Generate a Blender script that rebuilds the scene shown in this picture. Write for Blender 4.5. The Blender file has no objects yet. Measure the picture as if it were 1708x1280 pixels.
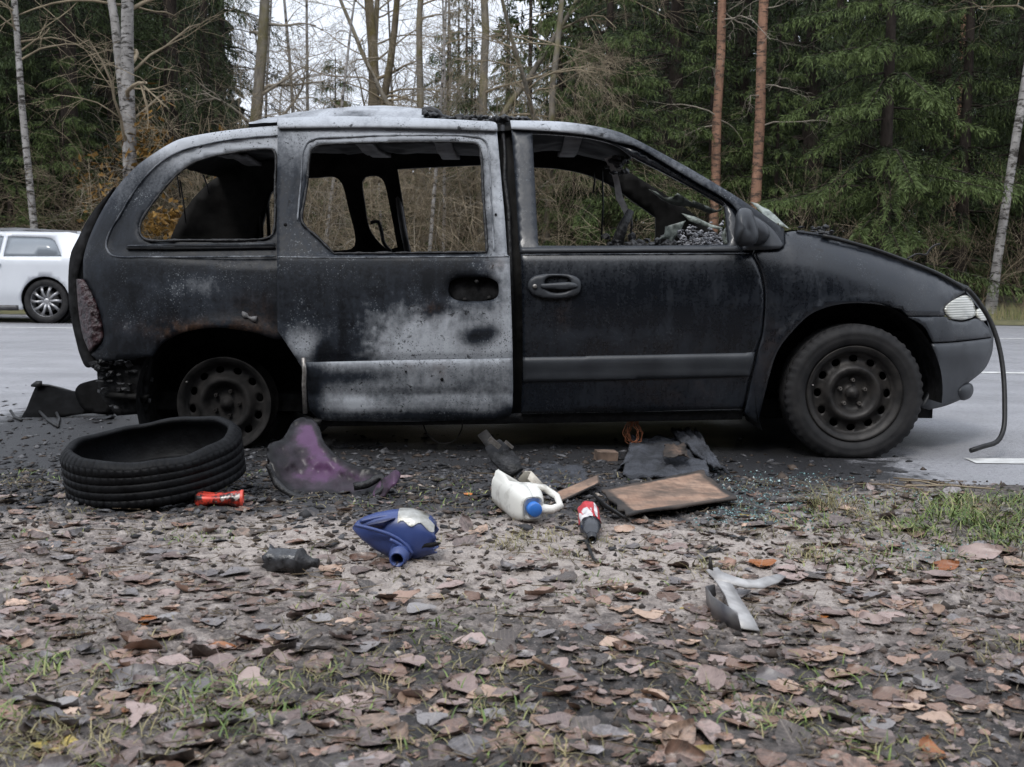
import bpy, bmesh, math, random
import numpy as np
from mathutils import Vector, Matrix, noise
from mathutils.geometry import delaunay_2d_cdt

S = bpy.context.scene
COL = S.collection
rnd = random.Random(7)
# ------------------------------------------------------------------ camera
F, CX, CY, H = 2030.0, 854.0, 640.0, 0.89       # focal length in photo pixels, image centre, eye height
PITCH, ROLL = math.atan(190 / F), math.radians(0.65)
_f = Vector((0, math.cos(PITCH), -math.sin(PITCH)))
_u0, _r0 = Vector((0, math.sin(PITCH), math.cos(PITCH))), Vector((1, 0, 0))
_r = _r0 * math.cos(ROLL) + _u0 * math.sin(ROLL)
_u = _u0 * math.cos(ROLL) - _r0 * math.sin(ROLL)
cd = bpy.data.cameras.new('camera'); cam = bpy.data.objects.new('camera', cd); COL.objects.link(cam)
cd.sensor_width = 36; cd.lens = 36 * F / 1708; cd.clip_end = 600; cd.clip_start = 0.05
m = Matrix((_r, _u, -_f)).transposed().to_4x4(); m.translation = (0, 0, H); cam.matrix_world = m
cd.dof.use_dof = True; cd.dof.focus_distance = 5.7; cd.dof.aperture_fstop = 8.0
S.camera = cam
# ------------------------------------------------------------------ overcast sky and weak sun
W = bpy.data.worlds.new('World'); S.world = W; W.use_nodes = True
wn = W.node_tree.nodes; wl = W.node_tree.links
bg = wn['Background']
sky = wn.new('ShaderNodeTexSky'); sky.sky_type = 'NISHITA'; sky.sun_disc = False
SUN_EL, SUN_AZ = math.radians(52), math.radians(200)      # azimuth clockwise from +Y: behind the camera, slightly left
sky.sun_elevation = SUN_EL; sky.sun_rotation = SUN_AZ; sky.air_density = 1.0; sky.dust_density = 4.0
hs = wn.new('ShaderNodeHueSaturation'); hs.inputs['Saturation'].default_value = 0.12
mx = wn.new('ShaderNodeMix'); mx.data_type = 'RGBA'; mx.inputs['Factor'].default_value = 0.72
mx.inputs['B'].default_value = (8.4, 9.1, 10.4, 1)
wl.new(sky.outputs[0], hs.inputs['Color']); wl.new(hs.outputs[0], mx.inputs['A'])
# an overcast sky is brighter overhead than at the horizon
tc = wn.new('ShaderNodeTexCoord'); sx = wn.new('ShaderNodeSeparateXYZ'); mr_ = wn.new('ShaderNodeMapRange'); vm = wn.new('ShaderNodeVectorMath'); vm.operation = 'SCALE'
mr_.inputs['From Min'].default_value = 0; mr_.inputs['From Max'].default_value = 1; mr_.inputs['To Min'].default_value = 1.0; mr_.inputs['To Max'].default_value = 1.9
wl.new(tc.outputs['Generated'], sx.inputs[0]); wl.new(sx.outputs['Z'], mr_.inputs['Value'])
wl.new(mx.outputs['Result'], vm.inputs[0]); wl.new(mr_.outputs['Result'], vm.inputs['Scale']); wl.new(vm.outputs[0], bg.inputs['Color'])
bg.inputs['Strength'].default_value = 0.105
sd = bpy.data.lights.new('sun', 'SUN'); sun = bpy.data.objects.new('sun', sd); COL.objects.link(sun)
sd.energy = 1.3; sd.angle = math.radians(14); sd.color = (1, .97, .93)
sdir = Vector((math.sin(SUN_AZ) * math.cos(SUN_EL), math.cos(SUN_AZ) * math.cos(SUN_EL), math.sin(SUN_EL)))
sun.rotation_euler = sdir.to_track_quat('Z', 'Y').to_euler()
S.view_settings.view_transform = 'Standard'; S.view_settings.look = 'None'; S.view_settings.gamma = 1
S.view_settings.use_curve_mapping = False; S.view_settings.exposure = 0.25
S.render.engine = 'CYCLES'; S.cycles.use_denoising = True; S.cycles.max_bounces = 6; S.cycles.diffuse_bounces = 3
S.cycles.transparent_max_bounces = 8

# ------------------------------------------------------------------ helpers
def ray(px, py): return _f + _r * ((px - CX) / F) - _u * ((py - CY) / F)
def P(px, py, Y):                     # the point of the place seen at a photo pixel at distance Y
    d = ray(px, py); return Vector((0, 0, H)) + d * (Y / d.y)
def G(px, py, z=0.0):                 # the point on the ground
    d = ray(px, py); return Vector((0, 0, H)) + d * ((z - H) / d.z)
def proj(p):
    q = Vector(p) - Vector((0, 0, H)); w = q.dot(_f)
    return CX + F * q.dot(_r) / w, CY - F * q.dot(_u) / w

_lat = np.random.RandomState(3).rand(256, 256)
def vn(x, y):
    x = np.asarray(x, float); y = np.asarray(y, float)
    xi = np.floor(x).astype(int); yi = np.floor(y).astype(int); fx = x - xi; fy = y - yi
    fx = fx * fx * (3 - 2 * fx); fy = fy * fy * (3 - 2 * fy)
    a = _lat[xi % 256, yi % 256]; b = _lat[(xi + 1) % 256, yi % 256]; c = _lat[xi % 256, (yi + 1) % 256]; d = _lat[(xi + 1) % 256, (yi + 1) % 256]
    return (a * (1 - fx) + b * fx) * (1 - fy) + (c * (1 - fx) + d * fx) * fy
def fbm(x, y, o=4, g=.5):
    s = 0; a = 1; t = 0
    for k in range(o):
        s = s + a * vn(x * 2 ** k + 17.3 * k, y * 2 ** k + 5.1 * k); t += a; a *= g
    return s / t                      # 0..1
def sst(a, b, x):
    t = np.clip((np.asarray(x, float) - a) / (b - a), 0, 1); return t * t * (3 - 2 * t)

def worldpos(o):
    p = Vector((0, 0, 0))
    while o is not None:
        p += Vector(o.location); o = o.parent
    return p
def mesh_of(name, V, Fc, smooth=False):
    me = bpy.data.meshes.new(name)
    if isinstance(Fc, np.ndarray):
        V = np.asarray(V, np.float32); n, k = Fc.shape
        me.vertices.add(len(V)); me.vertices.foreach_set('co', V.ravel())
        me.loops.add(n * k); me.loops.foreach_set('vertex_index', Fc.astype(np.int32).ravel())
        me.polygons.add(n); me.polygons.foreach_set('loop_start', np.arange(n, dtype=np.int32) * k)
        me.update(calc_edges=True)
    else:
        me.from_pydata([tuple(v) for v in V], [], [tuple(f) for f in Fc]); me.update()
    if smooth: me.polygons.foreach_set('use_smooth', np.ones(len(me.polygons), bool))
    return me
def attr(me, name, vals):
    a = me.attributes.new(name, 'FLOAT', 'POINT'); a.data.foreach_set('value', np.asarray(vals, np.float32))
def colattr(me, name, vals):
    a = me.attributes.new(name, 'FLOAT_COLOR', 'POINT'); v = np.ones((len(vals), 4), np.float32); v[:, :3] = vals
    a.data.foreach_set('color', v.ravel())
def add(name, me, mat=None, parent=None, loc=(0, 0, 0), rot=(0, 0, 0), sc=None):
    o = bpy.data.objects.new(name, me); COL.objects.link(o)
    if me is not None and mat is not None and not me.materials: me.materials.append(mat)
    o.location = loc; o.rotation_euler = rot
    if sc is not None: o.scale = (sc,) * 3 if isinstance(sc, (int, float)) else sc
    if parent is not None: o.parent = parent
    return o
def tag(o, label=None, cat=None, group=None, kind=None):
    if label: o['label'] = label
    if cat: o['category'] = cat
    if group: o['group'] = group
    if kind: o['kind'] = kind
    return o
def thing(name, label, cat, loc=(0, 0, 0), rot=(0, 0, 0), group=None):
    o = add(name, None, None, None, loc, rot); o.empty_display_size = .2
    return tag(o, label, cat, group)
def wpart(name, V, Fc, mat, parent, smooth=True):     # verts in world metres, stored relative to the parent chain
    b = worldpos(parent) if parent else Vector((0, 0, 0))
    V = np.asarray([tuple(v) for v in V], float) - np.array(b)
    return add(name, mesh_of(name, V, Fc, smooth), mat, parent)
def copy_tree(o, parent=None):
    c = o.copy(); COL.objects.link(c); c.parent = parent
    for ch in o.children: copy_tree(ch, c)
    return c

# --- curves and 2-D outlines; a third element 1 marks a sharp corner
def smooth_line(pts, step=5.0, closed=True):
    n = len(pts); Q = [Vector((p[0], p[1])) for p in pts]; C = [len(p) > 2 and p[2] for p in pts]
    out = []
    for i in range(n if closed else n - 1):
        p1, p2 = Q[i], Q[(i + 1) % n]
        c1, c2 = C[i], C[(i + 1) % n]
        if not closed: c1 = c1 or i == 0; c2 = c2 or i == n - 2
        L = (p2 - p1).length
        t1 = (p2 - p1) if c1 else (p2 - Q[i - 1]) * (L / max(1e-6, L + (p1 - Q[i - 1]).length))
        q3 = Q[(i + 2) % n]
        t2 = (p2 - p1) if c2 else (q3 - p1) * (L / max(1e-6, L + (q3 - p2).length))
        k = max(1, int(round(L / step)))
        for j in range(k):
            t = j / k; a = 2 * t ** 3 - 3 * t ** 2 + 1; b = t ** 3 - 2 * t ** 2 + t; c = -2 * t ** 3 + 3 * t ** 2; d = t ** 3 - t ** 2
            out.append(p1 * a + t1 * b + p2 * c + t2 * d)
    if not closed: out.append(Q[-1])
    return [(v.x, v.y) for v in out]
def inside(poly, x, y):
    x = np.asarray(x); y = np.asarray(y); r = np.zeros(x.shape, bool); P_ = np.asarray(poly)
    x1, y1 = P_[:, 0], P_[:, 1]; x2, y2 = np.roll(x1, -1), np.roll(y1, -1)
    for a, b, c, d in zip(x1, y1, x2, y2):
        if b == d: continue
        cnd = ((b > y) != (d > y)) & (x < (c - a) * (y - b) / (d - b) + a); r ^= cnd
    return r
def dist_to(poly, x, y):
    P_ = np.asarray(poly); A = P_; B = np.roll(P_, -1, 0); best = np.full(np.shape(x), 1e9)
    for (ax, ay), (bx, by) in zip(A, B):
        dx, dy = bx - ax, by - ay; L = dx * dx + dy * dy + 1e-12
        t = np.clip(((x - ax) * dx + (y - ay) * dy) / L, 0, 1)
        best = np.minimum(best, np.hypot(x - ax - t * dx, y - ay - t * dy))
    return best
def triangulate(outer, holes, step):
    O = [outer] + list(holes); pts = []; edges = []
    for poly in O:
        b = len(pts); pts += [Vector(p) for p in poly]; edges += [(b + i, b + (i + 1) % len(poly)) for i in range(len(poly))]
    nb = len(pts)
    A = np.asarray(outer); x0, y0 = A.min(0); x1, y1 = A.max(0)
    gx, gy = np.meshgrid(np.arange(x0 + step * .5, x1, step), np.arange(y0 + step * .5, y1, step))
    gx = gx + (np.arange(gx.shape[0]) % 2)[:, None] * step * .5
    gx, gy = gx.ravel(), gy.ravel()
    ok = inside(outer, gx, gy)
    for h in holes: ok &= ~inside(h, gx, gy)
    for p in O: ok &= dist_to(p, gx, gy) > step * .45
    pts += [Vector((a, b)) for a, b in zip(gx[ok], gy[ok])]
    vs, es, fs, ov, oe, of = delaunay_2d_cdt(pts, edges, [], 0, 1e-7)
    V = np.array([(v.x, v.y) for v in vs]); T = np.array([f for f in fs if len(f) == 3])
    c = V[T].mean(1); ok = inside(outer, c[:, 0], c[:, 1])
    for h in holes: ok &= ~inside(h, c[:, 0], c[:, 1])
    T = T[ok]
    a = V[T]; ar = (a[:, 1, 0] - a[:, 0, 0]) * (a[:, 2, 1] - a[:, 0, 1]) - (a[:, 2, 0] - a[:, 0, 0]) * (a[:, 1, 1] - a[:, 0, 1])
    T = T[np.abs(ar) > 1e-9]; ar = ar[np.abs(ar) > 1e-9]
    T[ar < 0] = T[ar < 0][:, ::-1]
    return V, T
def shell(V3, T, back):                  # closed thin solid from a triangulated sheet; back = per-vertex offset
    n = len(V3); e = {}
    for t in T:
        for i in range(3):
            a, b = int(t[i]), int(t[(i + 1) % 3])
            if (b, a) in e: del e[(b, a)]
            else: e[(a, b)] = 1
    Fq = [tuple(int(q) for q in t) for t in T] + [tuple(int(q) + n for q in t[::-1]) for t in T]
    for a, b in e: Fq.append((b, a, a + n, b + n))
    return np.vstack([V3, V3 + back]), Fq

def lathe(prof, n=48, axis='y', a0=0, a1=2 * math.pi, wob=None):
    V = []; Fc = []; full = abs(a1 - a0 - 2 * math.pi) < 1e-6; m_ = n if full else n + 1
    for i in range(m_):
        a = a0 + (a1 - a0) * i / n; c, s = math.cos(a), math.sin(a)
        for k, (r, y) in enumerate(prof):
            if wob: r, y = wob(r, y, a, k)
            V.append((r * c, y, r * s) if axis == 'y' else (r * c, r * s, y))
    k = len(prof)
    for i in range(n):
        j = (i + 1) % m_
        for q in range(k - 1):
            f = (i * k + q, i * k + q + 1, j * k + q + 1, j * k + q)
            Fc.append(f if axis == 'y' else f[::-1])
    return V, Fc
def tube(pts, rad, n=6, cap=True):
    pts = [Vector(p) for p in pts]; V = []; Fc = []
    if not hasattr(rad, '__len__'): rad = [rad] * len(pts)
    t = (pts[1] - pts[0]).normalized(); ref = Vector((0, 0, 1)) if abs(t.z) < .9 else Vector((1, 0, 0))
    u = t.cross(ref).normalized()
    for i, p in enumerate(pts):
        a = pts[max(0, i - 1)]; b = pts[min(len(pts) - 1, i + 1)]; t = (b - a).normalized()
        u = (u - t * u.dot(t)).normalized(); w = t.cross(u)
        for k in range(n):
            an = 2 * math.pi * k / n; V.append(p + (u * math.cos(an) + w * math.sin(an)) * rad[i])
    for i in range(len(pts) - 1):
        for k in range(n): Fc.append((i * n + k, i * n + (k + 1) % n, (i + 1) * n + (k + 1) % n, (i + 1) * n + k))
    if cap:
        Fc.append(tuple(range(n))[::-1]); Fc.append(tuple((len(pts) - 1) * n + k for k in range(n)))
    return V, Fc
def ribbon(pts, w, th=.004, nrm=(0, 0, 1)):           # flat strip of given width along points
    V = []; Fc = []; pts = [Vector(p) for p in pts]; nrm = Vector(nrm)
    if not hasattr(w, '__len__'): w = [w] * len(pts)
    for i, p in enumerate(pts):
        t = (pts[min(len(pts) - 1, i + 1)] - pts[max(0, i - 1)]).normalized()
        s = t.cross(nrm).normalized(); n = s.cross(t)
        for a, b in ((-1, -1), (1, -1), (1, 1), (-1, 1)): V.append(p + s * (a * w[i] / 2) + n * (b * th / 2))
    for i in range(len(pts) - 1):
        for k in range(4): Fc.append((i * 4 + k, i * 4 + (k + 1) % 4, i * 4 + 4 + (k + 1) % 4, i * 4 + 4 + k))
    Fc += [(3, 2, 1, 0), tuple((len(pts) - 1) * 4 + k for k in range(4))]
    return V, Fc
def join(*vf):
    V = []; Fc = []
    for v, f in vf:
        b = len(V); V += [tuple(x) for x in v]; Fc += [tuple(int(i) + b for i in q) for q in f]
    return V, Fc
def bbox(x0, x1, y0, y1, z0, z1):
    V = [(x0, y0, z0), (x1, y0, z0), (x1, y1, z0), (x0, y1, z0), (x0, y0, z1), (x1, y0, z1), (x1, y1, z1), (x0, y1, z1)]
    return V, [(3, 2, 1, 0), (4, 5, 6, 7), (0, 1, 5, 4), (1, 2, 6, 5), (2, 3, 7, 6), (3, 0, 4, 7)]
def moved(vf, mat):
    return [mat @ Vector(v) for v in vf[0]], vf[1]

# ------------------------------------------------------------------ materials
class N:
    def __init__(s, name):
        s.m = bpy.data.materials.new(name); s.m.use_nodes = True; s.t = s.m.node_tree; s.b = s.t.nodes['Principled BSDF']
    def n(s, t, **k):
        x = s.t.nodes.new('ShaderNode' + t)
        for a, b in k.items(): setattr(x, a, b)
        return x
    def put(s, a, b): s.t.links.new(a, b)
    def val(s, inp, v):
        if hasattr(v, 'links') or isinstance(v, bpy.types.NodeSocket): s.put(v, inp)
        else: inp.default_value = v
    def coord(s, kind='Object', scale=(1, 1, 1)):
        c = s.n('TexCoord'); mp = s.n('Mapping'); mp.inputs['Scale'].default_value = scale
        s.put(c.outputs[kind], mp.inputs[0]); return mp.outputs[0]
    def noise(s, scale, det=4, vec=None, rough=.55, dist=0):
        x = s.n('TexNoise'); x.inputs['Scale'].default_value = scale; x.inputs['Detail'].default_value = det
        x.inputs['Roughness'].default_value = rough; x.inputs['Distortion'].default_value = dist
        if vec is not None: s.put(vec, x.inputs['Vector'])
        return x.outputs['Fac']
    def voro(s, scale, vec=None, out='Distance', feat='F1'):
        x = s.n('TexVoronoi'); x.feature = feat; x.inputs['Scale'].default_value = scale
        if vec is not None: s.put(vec, x.inputs['Vector'])
        return x.outputs[out]
    def ramp(s, fac, stops, interp='LINEAR'):
        x = s.n('ValToRGB'); cr = x.color_ramp; cr.interpolation = interp
        while len(cr.elements) < len(stops): cr.elements.new(.5)
        for e, (p, c) in zip(cr.elements, stops):
            e.position = p; e.color = (c, c, c, 1) if isinstance(c, (int, float)) else (*c, 1)
        s.put(fac, x.inputs[0]); return x.outputs[0]
    def math(s, op, a, b=None, c=None, clamp=False):
        x = s.n('Math', operation=op); x.use_clamp = clamp
        for i, v in enumerate((a, b, c)):
            if v is not None: s.val(x.inputs[i], v)
        return x.outputs[0]
    def mix(s, fac, a, b, mode='MIX'):
        x = s.n('Mix', data_type='RGBA', blend_type=mode)
        s.val(x.inputs['Factor'], fac)
        for k, v in (('A', a), ('B', b)):
            if isinstance(v, tuple): v = (*v, 1)
            s.val(x.inputs[k], v)
        return x.outputs['Result']
    def at(s, name, out='Fac'):
        x = s.n('Attribute'); x.attribute_name = name; return x.outputs[out]
    def bump(s, h, strength=.3, dist=.01):
        x = s.n('Bump'); x.inputs['Strength'].default_value = strength; x.inputs['Distance'].default_value = dist
        s.put(h, x.inputs['Height']); s.put(x.outputs[0], s.b.inputs['Normal'])
    def out(s, col=None, rough=None, metal=None, spec=None):
        for k, v in (('Base Color', col), ('Roughness', rough), ('Metallic', metal), ('Specular IOR Level', spec)):
            if v is None: continue
            if isinstance(v, tuple): v = (*v, 1)
            s.val(s.b.inputs[k], v)
        return s.m
def simple(name, c1, c2, scale=8, rough=.6, bump=.2, bscale=40, metal=0, det=6, bdist=.004, spec=None):
    k = N(name); v = k.coord()
    col = k.ramp(k.noise(scale, det, v), [(.3, c1), (.7, c2)])
    if bump: k.bump(k.noise(bscale, 5, v), bump, bdist)
    return k.out(col, rough, metal, spec)

def burnt_paint(name, soot, mid, light, rough=.5, spec=.25, bmp=.2, speck=1.):
    k = N(name); v = k.coord(); vs = k.coord('Object', (1, 1, .10))
    ash = k.at('ash'); rust = k.at('rust')
    n1 = k.noise(6, 9, v, .68); n2 = k.noise(75, 5, v, .65); st = k.noise(38, 6, vs, .65); n3 = k.noise(24, 8, v, .75, .4)
    a = k.math('ADD', ash, k.math('MULTIPLY', k.math('SUBTRACT', n1, .5), .45))
    a = k.math('ADD', a, k.math('MULTIPLY', k.math('SUBTRACT', n2, .5), .40))
    a = k.math('ADD', a, k.math('MULTIPLY', k.math('SUBTRACT', st, .5), .30))
    col = k.ramp(a, [(.0, soot), (.26, mid), (.48, tuple(.22 * x + .6 * y for x, y in zip(light, mid))), (.78, tuple(.68 * x for x in light)), (1.05, light)])
    # flakes of paint blown off: dark bare patches with crisp edges
    fl = k.math('MULTIPLY', k.ramp(n3, [(.60, 0.), (.625, 1.)]), k.ramp(n1, [(.45, 0.), (.55, .85)]))
    col = k.mix(fl, col, (.004, .004, .005))
    # ash specks on the dark paint, soot specks on the light paint
    for sc, th in ((48, .20), (95, .24)):
        d = k.voro(sc, v); big = k.noise(7, 4, v)
        sp = k.math('MULTIPLY', k.math('LESS_THAN', d, th), k.ramp(big, [(.46, 0.), (.66, .8)]))
        sp = k.math('MULTIPLY', sp, k.ramp(ash, [(.02, .12 * speck), (.16, .6 * speck), (.3, 1.), (.6, 0.)]))
        col = k.mix(sp, col, (.17, .185, .20))
        sb = k.math('MULTIPLY', k.math('LESS_THAN', d, th), k.ramp(k.noise(5, 4, v), [(.47, 0.), (.60, .7)]))
        sb = k.math('MULTIPLY', sb, k.ramp(ash, [(.35, 0.), (.6, .85)]))
        col = k.mix(sb, col, (.012, .012, .012))
    rf = k.math('MULTIPLY', rust, k.ramp(k.noise(14, 7, v, .7), [(.4, 0.), (.62, 1.)]))
    col = k.mix(rf, col, k.ramp(n2, [(.3, (.022, .014, .010)), (.7, (.085, .045, .026))]))
    k.bump(k.math('ADD', k.math('ADD', n2, k.math('MULTIPLY', n1, 1.2)), k.math('MULTIPLY', fl, -.8)), bmp, .003)
    return k.out(col, k.ramp(a, [(0., rough), (.5, .75)]), 0, spec)

M = {}
M['burnt'] = burnt_paint('burnt_paint', (.0045, .0055, .0075), (.016, .020, .027), (.37, .388, .415), .45, .22, .25)
M['paint'] = burnt_paint('sooty_dark_paint', (.0035, .0048, .0075), (.012, .016, .023), (.36, .38, .41), .26, .5, .08, .5)
M['soot'] = simple('soot_black', (.004, .004, .004), (.02, .02, .021), 20, .85, .5, 60, spec=.08)
M['char'] = simple('charred_plastic', (.006, .006, .006), (.03, .03, .032), 25, .45, .8, 45, bdist=.012, spec=.3)
M['inner'] = simple('burnt_inner_metal', (.004, .004, .004), (.028, .027, .026), 6, .7, .3, 30, spec=.08)
M['black'] = simple('black_melted_plastic', (.0015, .0015, .0015), (.007, .007, .0075), 12, .6, .5, 30, spec=.03)
M['bow'] = simple('scorched_roof_bow', (.05, .05, .05), (.19, .18, .18), 9, .7, .3, 30)
M['tyre'] = simple('worn_rubber', (.010, .010, .011), (.026, .025, .025), 14, .66, .35, 90, bdist=.002, spec=.22)
M['tyre_burnt'] = simple('burnt_rubber', (.0025, .0025, .003), (.009, .0095, .0105), 16, .55, .5, 70, bdist=.004, spec=.12)
M['rim_burnt_shaded'] = simple('burnt_rim_shaded', (.006, .006, .006), (.028, .026, .025), 14, .7, .3, 60, spec=.12)  # darker copy of the burnt rim metal, with wheel-arch shade painted in
M['rim'] = simple('sooty_steel_rim', (.011, .0105, .0105), (.045, .041, .038), 14, .5, .3, 60, .3, spec=.3)
M['nut'] = simple('bare_steel', (.12, .11, .10), (.3, .28, .26), 60, .4, .2, 80, .7)
M['plastic'] = simple('grey_bumper_plastic', (.018, .02, .024), (.042, .046, .052), 5, .42, .12, 120, spec=.35)
M['rubber'] = simple('black_rubber', (.008, .008, .008), (.02, .02, .02), 30, .45, .2, 60, spec=.3)
M['lens_plain'] = simple('headlamp_lens', (.30, .30, .26), (.50, .50, .44), 9, .08, .1, 60, spec=.7)
M['redlens'] = simple('melted_tail_lens', (.006, .004, .005), (.05, .02, .023), 34, .28, .9, 40, bdist=.02)
M['silver'] = simple('aluminium_melt', (.25, .25, .26), (.55, .55, .57), 18, .35, .4, 50, .8)
M['copper'] = simple('copper_wire', (.22, .08, .04), (.45, .19, .1), 60, .45, 0, metal=.7)
M['white_paint'] = simple('white_road_paint', (.32, .32, .31), (.66, .66, .64), 9, .7, .3, 90)

k = N('ribbed_headlamp_lens'); v = k.coord('Object', (1, 1, 1)); wv = k.n('TexWave'); wv.wave_type = 'BANDS'; wv.bands_direction = 'Z'; wv.inputs['Scale'].default_value = 26; wv.inputs['Distortion'].default_value = .6; k.put(v, wv.inputs['Vector'])
M['lens'] = k.out(k.mix(k.ramp(k.noise(14, 4, v), [(.4, 0.), (.7, .5)]), k.ramp(wv.outputs['Fac'], [(.2, (.22, .22, .20)), (.7, (.56, .56, .50))]), (.28, .27, .23)), .08, 0, .7)
# ------------------------------------------------------------------ ground
def asphalt():
    k = N('asphalt'); v = k.coord()
    n = k.noise(2.2, 6, v); f = k.noise(130, 3, v, .7); vo = k.voro(150, v)
    col = k.ramp(n, [(.3, (.24, .238, .25)), (.7, (.33, .328, .345))])
    col = k.mix(k.ramp(f, [(.35, 0.), (.75, .5)]), col, (.36, .36, .375))
    col = k.mix(k.math('LESS_THAN', vo, .12), col, (.05, .05, .052))
    vt = k.coord('Object', (.06, 1, 1)); col = k.mix(k.ramp(k.noise(1.6, 5, vt, .6), [(.42, 0.), (.62, .35)]), col, (.17, .17, .18))
    col = k.mix(k.ramp(k.noise(38, 4, v, .7), [(.52, 0.), (.66, .6)]), col, (.10, .10, .105))
    col = k.mix(k.math('MULTIPLY', k.math('LESS_THAN', k.voro(55, v), .2), .6), col, (.09, .09, .095))
    wh = k.at('burn'); w = k.math('ADD', wh, k.math('MULTIPLY', k.math('SUBTRACT', k.noise(9, 7, v, .7), .5), .9))
    bm = k.math('MULTIPLY', k.ramp(w, [(.42, 0.), (.62, 1.)]), k.ramp(wh, [(.02, 0.), (.2, 1.)]))
    col = k.mix(k.math('MULTIPLY', bm, .93), col, (.009, .009, .010))
    k.bump(k.math('ADD', f, vo), .6, .006)
    return k.out(col, k.ramp(k.noise(1.3, 4, v), [(.35, .34), (.7, .58)]), 0, .5)
def dirt():
    k = N('dirt'); v = k.coord()
    n = k.noise(1.7, 8, v, .62); f = k.noise(24, 7, v, .68); g = k.voro(95, v)
    t = k.math('ADD', k.at('humus'), k.math('MULTIPLY', k.math('SUBTRACT', f, .5), 1.7))
    t = k.math('ADD', t, k.math('MULTIPLY', k.math('SUBTRACT', n, .5), .5))
    col = k.ramp(t, [(.12, (.34, .295, .262)), (.34, (.21, .178, .158)), (.58, (.085, .070, .062)), (.85, (.020, .017, .016))])
    peb = k.math('MULTIPLY', k.math('LESS_THAN', g, .2), k.ramp(k.noise(30, 2, v), [(.5, 0.), (.6, 1.)]))
    col = k.mix(k.math('MULTIPLY', peb, .7), col, (.30, .27, .245))
    b = k.math('ADD', k.at('burn'), k.math('MULTIPLY', k.math('SUBTRACT', k.noise(13, 8, v, .72), .5), 1.25))
    col = k.mix(k.ramp(b, [(.4, 0.), (.72, .96)]), col, k.ramp(f, [(.3, (.010, .010, .011)), (.75, (.045, .045, .05))]))
    k.bump(k.math('ADD', f, k.math('MULTIPLY', g, .6)), .9, .012)
    return k.out(col, k.ramp(f, [(.3, .38), (.65, .8)]), 0, .45)
M['asphalt'] = asphalt(); M['dirt'] = dirt()
M['forest_floor'] = simple('forest_floor', (.02, .022, .012), (.09, .075, .045), 1.5, .95, .8, 12, bdist=.05)
M['grass_far'] = simple('roadside_grass_mat', (.06, .065, .03), (.17, .15, .075), 3, .95, .8, 30, bdist=.03)

def grid(xs, ys):
    X, Y = np.meshgrid(xs, ys, indexing='ij'); n, m_ = X.shape
    i = np.arange(n * m_).reshape(n, m_)
    Fq = np.stack([i[:-1, :-1], i[1:, :-1], i[1:, 1:], i[:-1, 1:]], -1).reshape(-1, 4)
    return X.ravel(), Y.ravel(), Fq
def steps(*seg):
    o = []
    for a, b, n in seg: o += list(np.linspace(a, b, n, endpoint=False))
    return np.array(o + [seg[-1][1]])

def burn_at(X, Y):                      # how sooty the ground is round the wreck
    b = sst(3.65, 4.6, Y) * sst(-3.6, -2.5, X) * (1 - sst(.5, 2.2, X)) * (1 - sst(7.4, 8.6, Y))
    b = b * .9 + .42 * sst(4.6, 5.3, Y) * sst(-2.6, -1, X) * (1 - sst(1.7, 2.6, X)) * (1 - sst(7.4, 8.2, Y))
    return np.clip(b, 0, 1.1)
X, Y, Fq = grid(steps((-150, -8, 30), (-8, 6, 112), (6, 150, 30)), steps((4.2, 9, 48), (9, 21.9, 24)))
me = mesh_of('road', np.stack([X, Y, np.zeros_like(X)], 1), Fq, True); attr(me, 'burn', burn_at(X, Y) * (1 - sst(7.6, 8.8, Y)))
tag(add('road', me, M['asphalt']), 'grey asphalt road with white lane lines passing behind the wreck', kind='structure')
# far verge and forest floor
X, Y, Fq = grid(np.linspace(-150, 150, 121), steps((21.7, 30, 16), (30, 190, 40)))
Z = .05 + .9 * sst(24, 60, Y) * 0 + (fbm(X * .3, Y * .3) - .4) * .35 + .25 * sst(22, 27, Y)
Z = np.where(Y < 21.8, -.05, Z)
tag(add('forest_floor', mesh_of('forest_floor', np.stack([X, Y, Z], 1), Fq, True), M['forest_floor']), 'dark forest floor under the trees', kind='structure')
# coarse earth on the near side of the road, out to the horizon behind the camera
X, Y, Fq = grid(steps((-150, -6, 24), (-6, 6, 12), (6, 150, 24)), steps((-150, 0, 30), (0, 4.9, 6)))
me = mesh_of('ground', np.stack([X, Y, np.full_like(X, -.06)], 1), Fq); attr(me, 'burn', X * 0); attr(me, 'humus', X * 0 + .5)
tag(add('ground', me, M['dirt']), 'bare earth on the near side of the road', kind='structure')
# the verge in front of the wreck
def dirt_z(X, Y):
    e = 5.18 + .22 * (fbm(X * 1.7, X * 0 + 3.3, 4) - .5) - .10 * sst(1.2, 2.6, X) + .18 * np.exp(-((X + .3) / 1.1) ** 2)
    z = .018 + .05 * (fbm(X * 1.1 + 9, Y * 1.1, 4) - .5) + .030 * (fbm(X * 7, Y * 7, 4) - .5) + .026 * (fbm(X * 22, Y * 22, 4, .6) - .5)
    z = z * (1 - sst(e - .5, e + .02, Y) * .75)
    return z - .06 * sst(e - .02, e + .25, Y)
xs = steps((-7, -2.7, 50), (-2.7, 2.7, 420), (2.7, 7, 50)); ys = steps((-.5, 1.7, 40), (1.7, 4.2, 230), (4.2, 5.75, 90))
X, Y, Fq = grid(xs, ys); Z = dirt_z(X, Y)
hum = .42 + .75 * (fbm(X * .9 + 4, Y * .9, 4) - .5) + .22 * (1 - sst(2.4, 3.3, Y)) + .16 * sst(.8, 2., X) - .28 * np.exp(-((X - .05) / .75) ** 2 - ((Y - 3.75) / .75) ** 2) - .18 * np.exp(-((X + 1.3) / .8) ** 2 - ((Y - 4.0) / .45) ** 2)
me = mesh_of('dirt_verge', np.stack([X, Y, Z], 1), Fq, True); attr(me, 'burn', burn_at(X, Y)); attr(me, 'humus', np.clip(hum, 0, 1))
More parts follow.
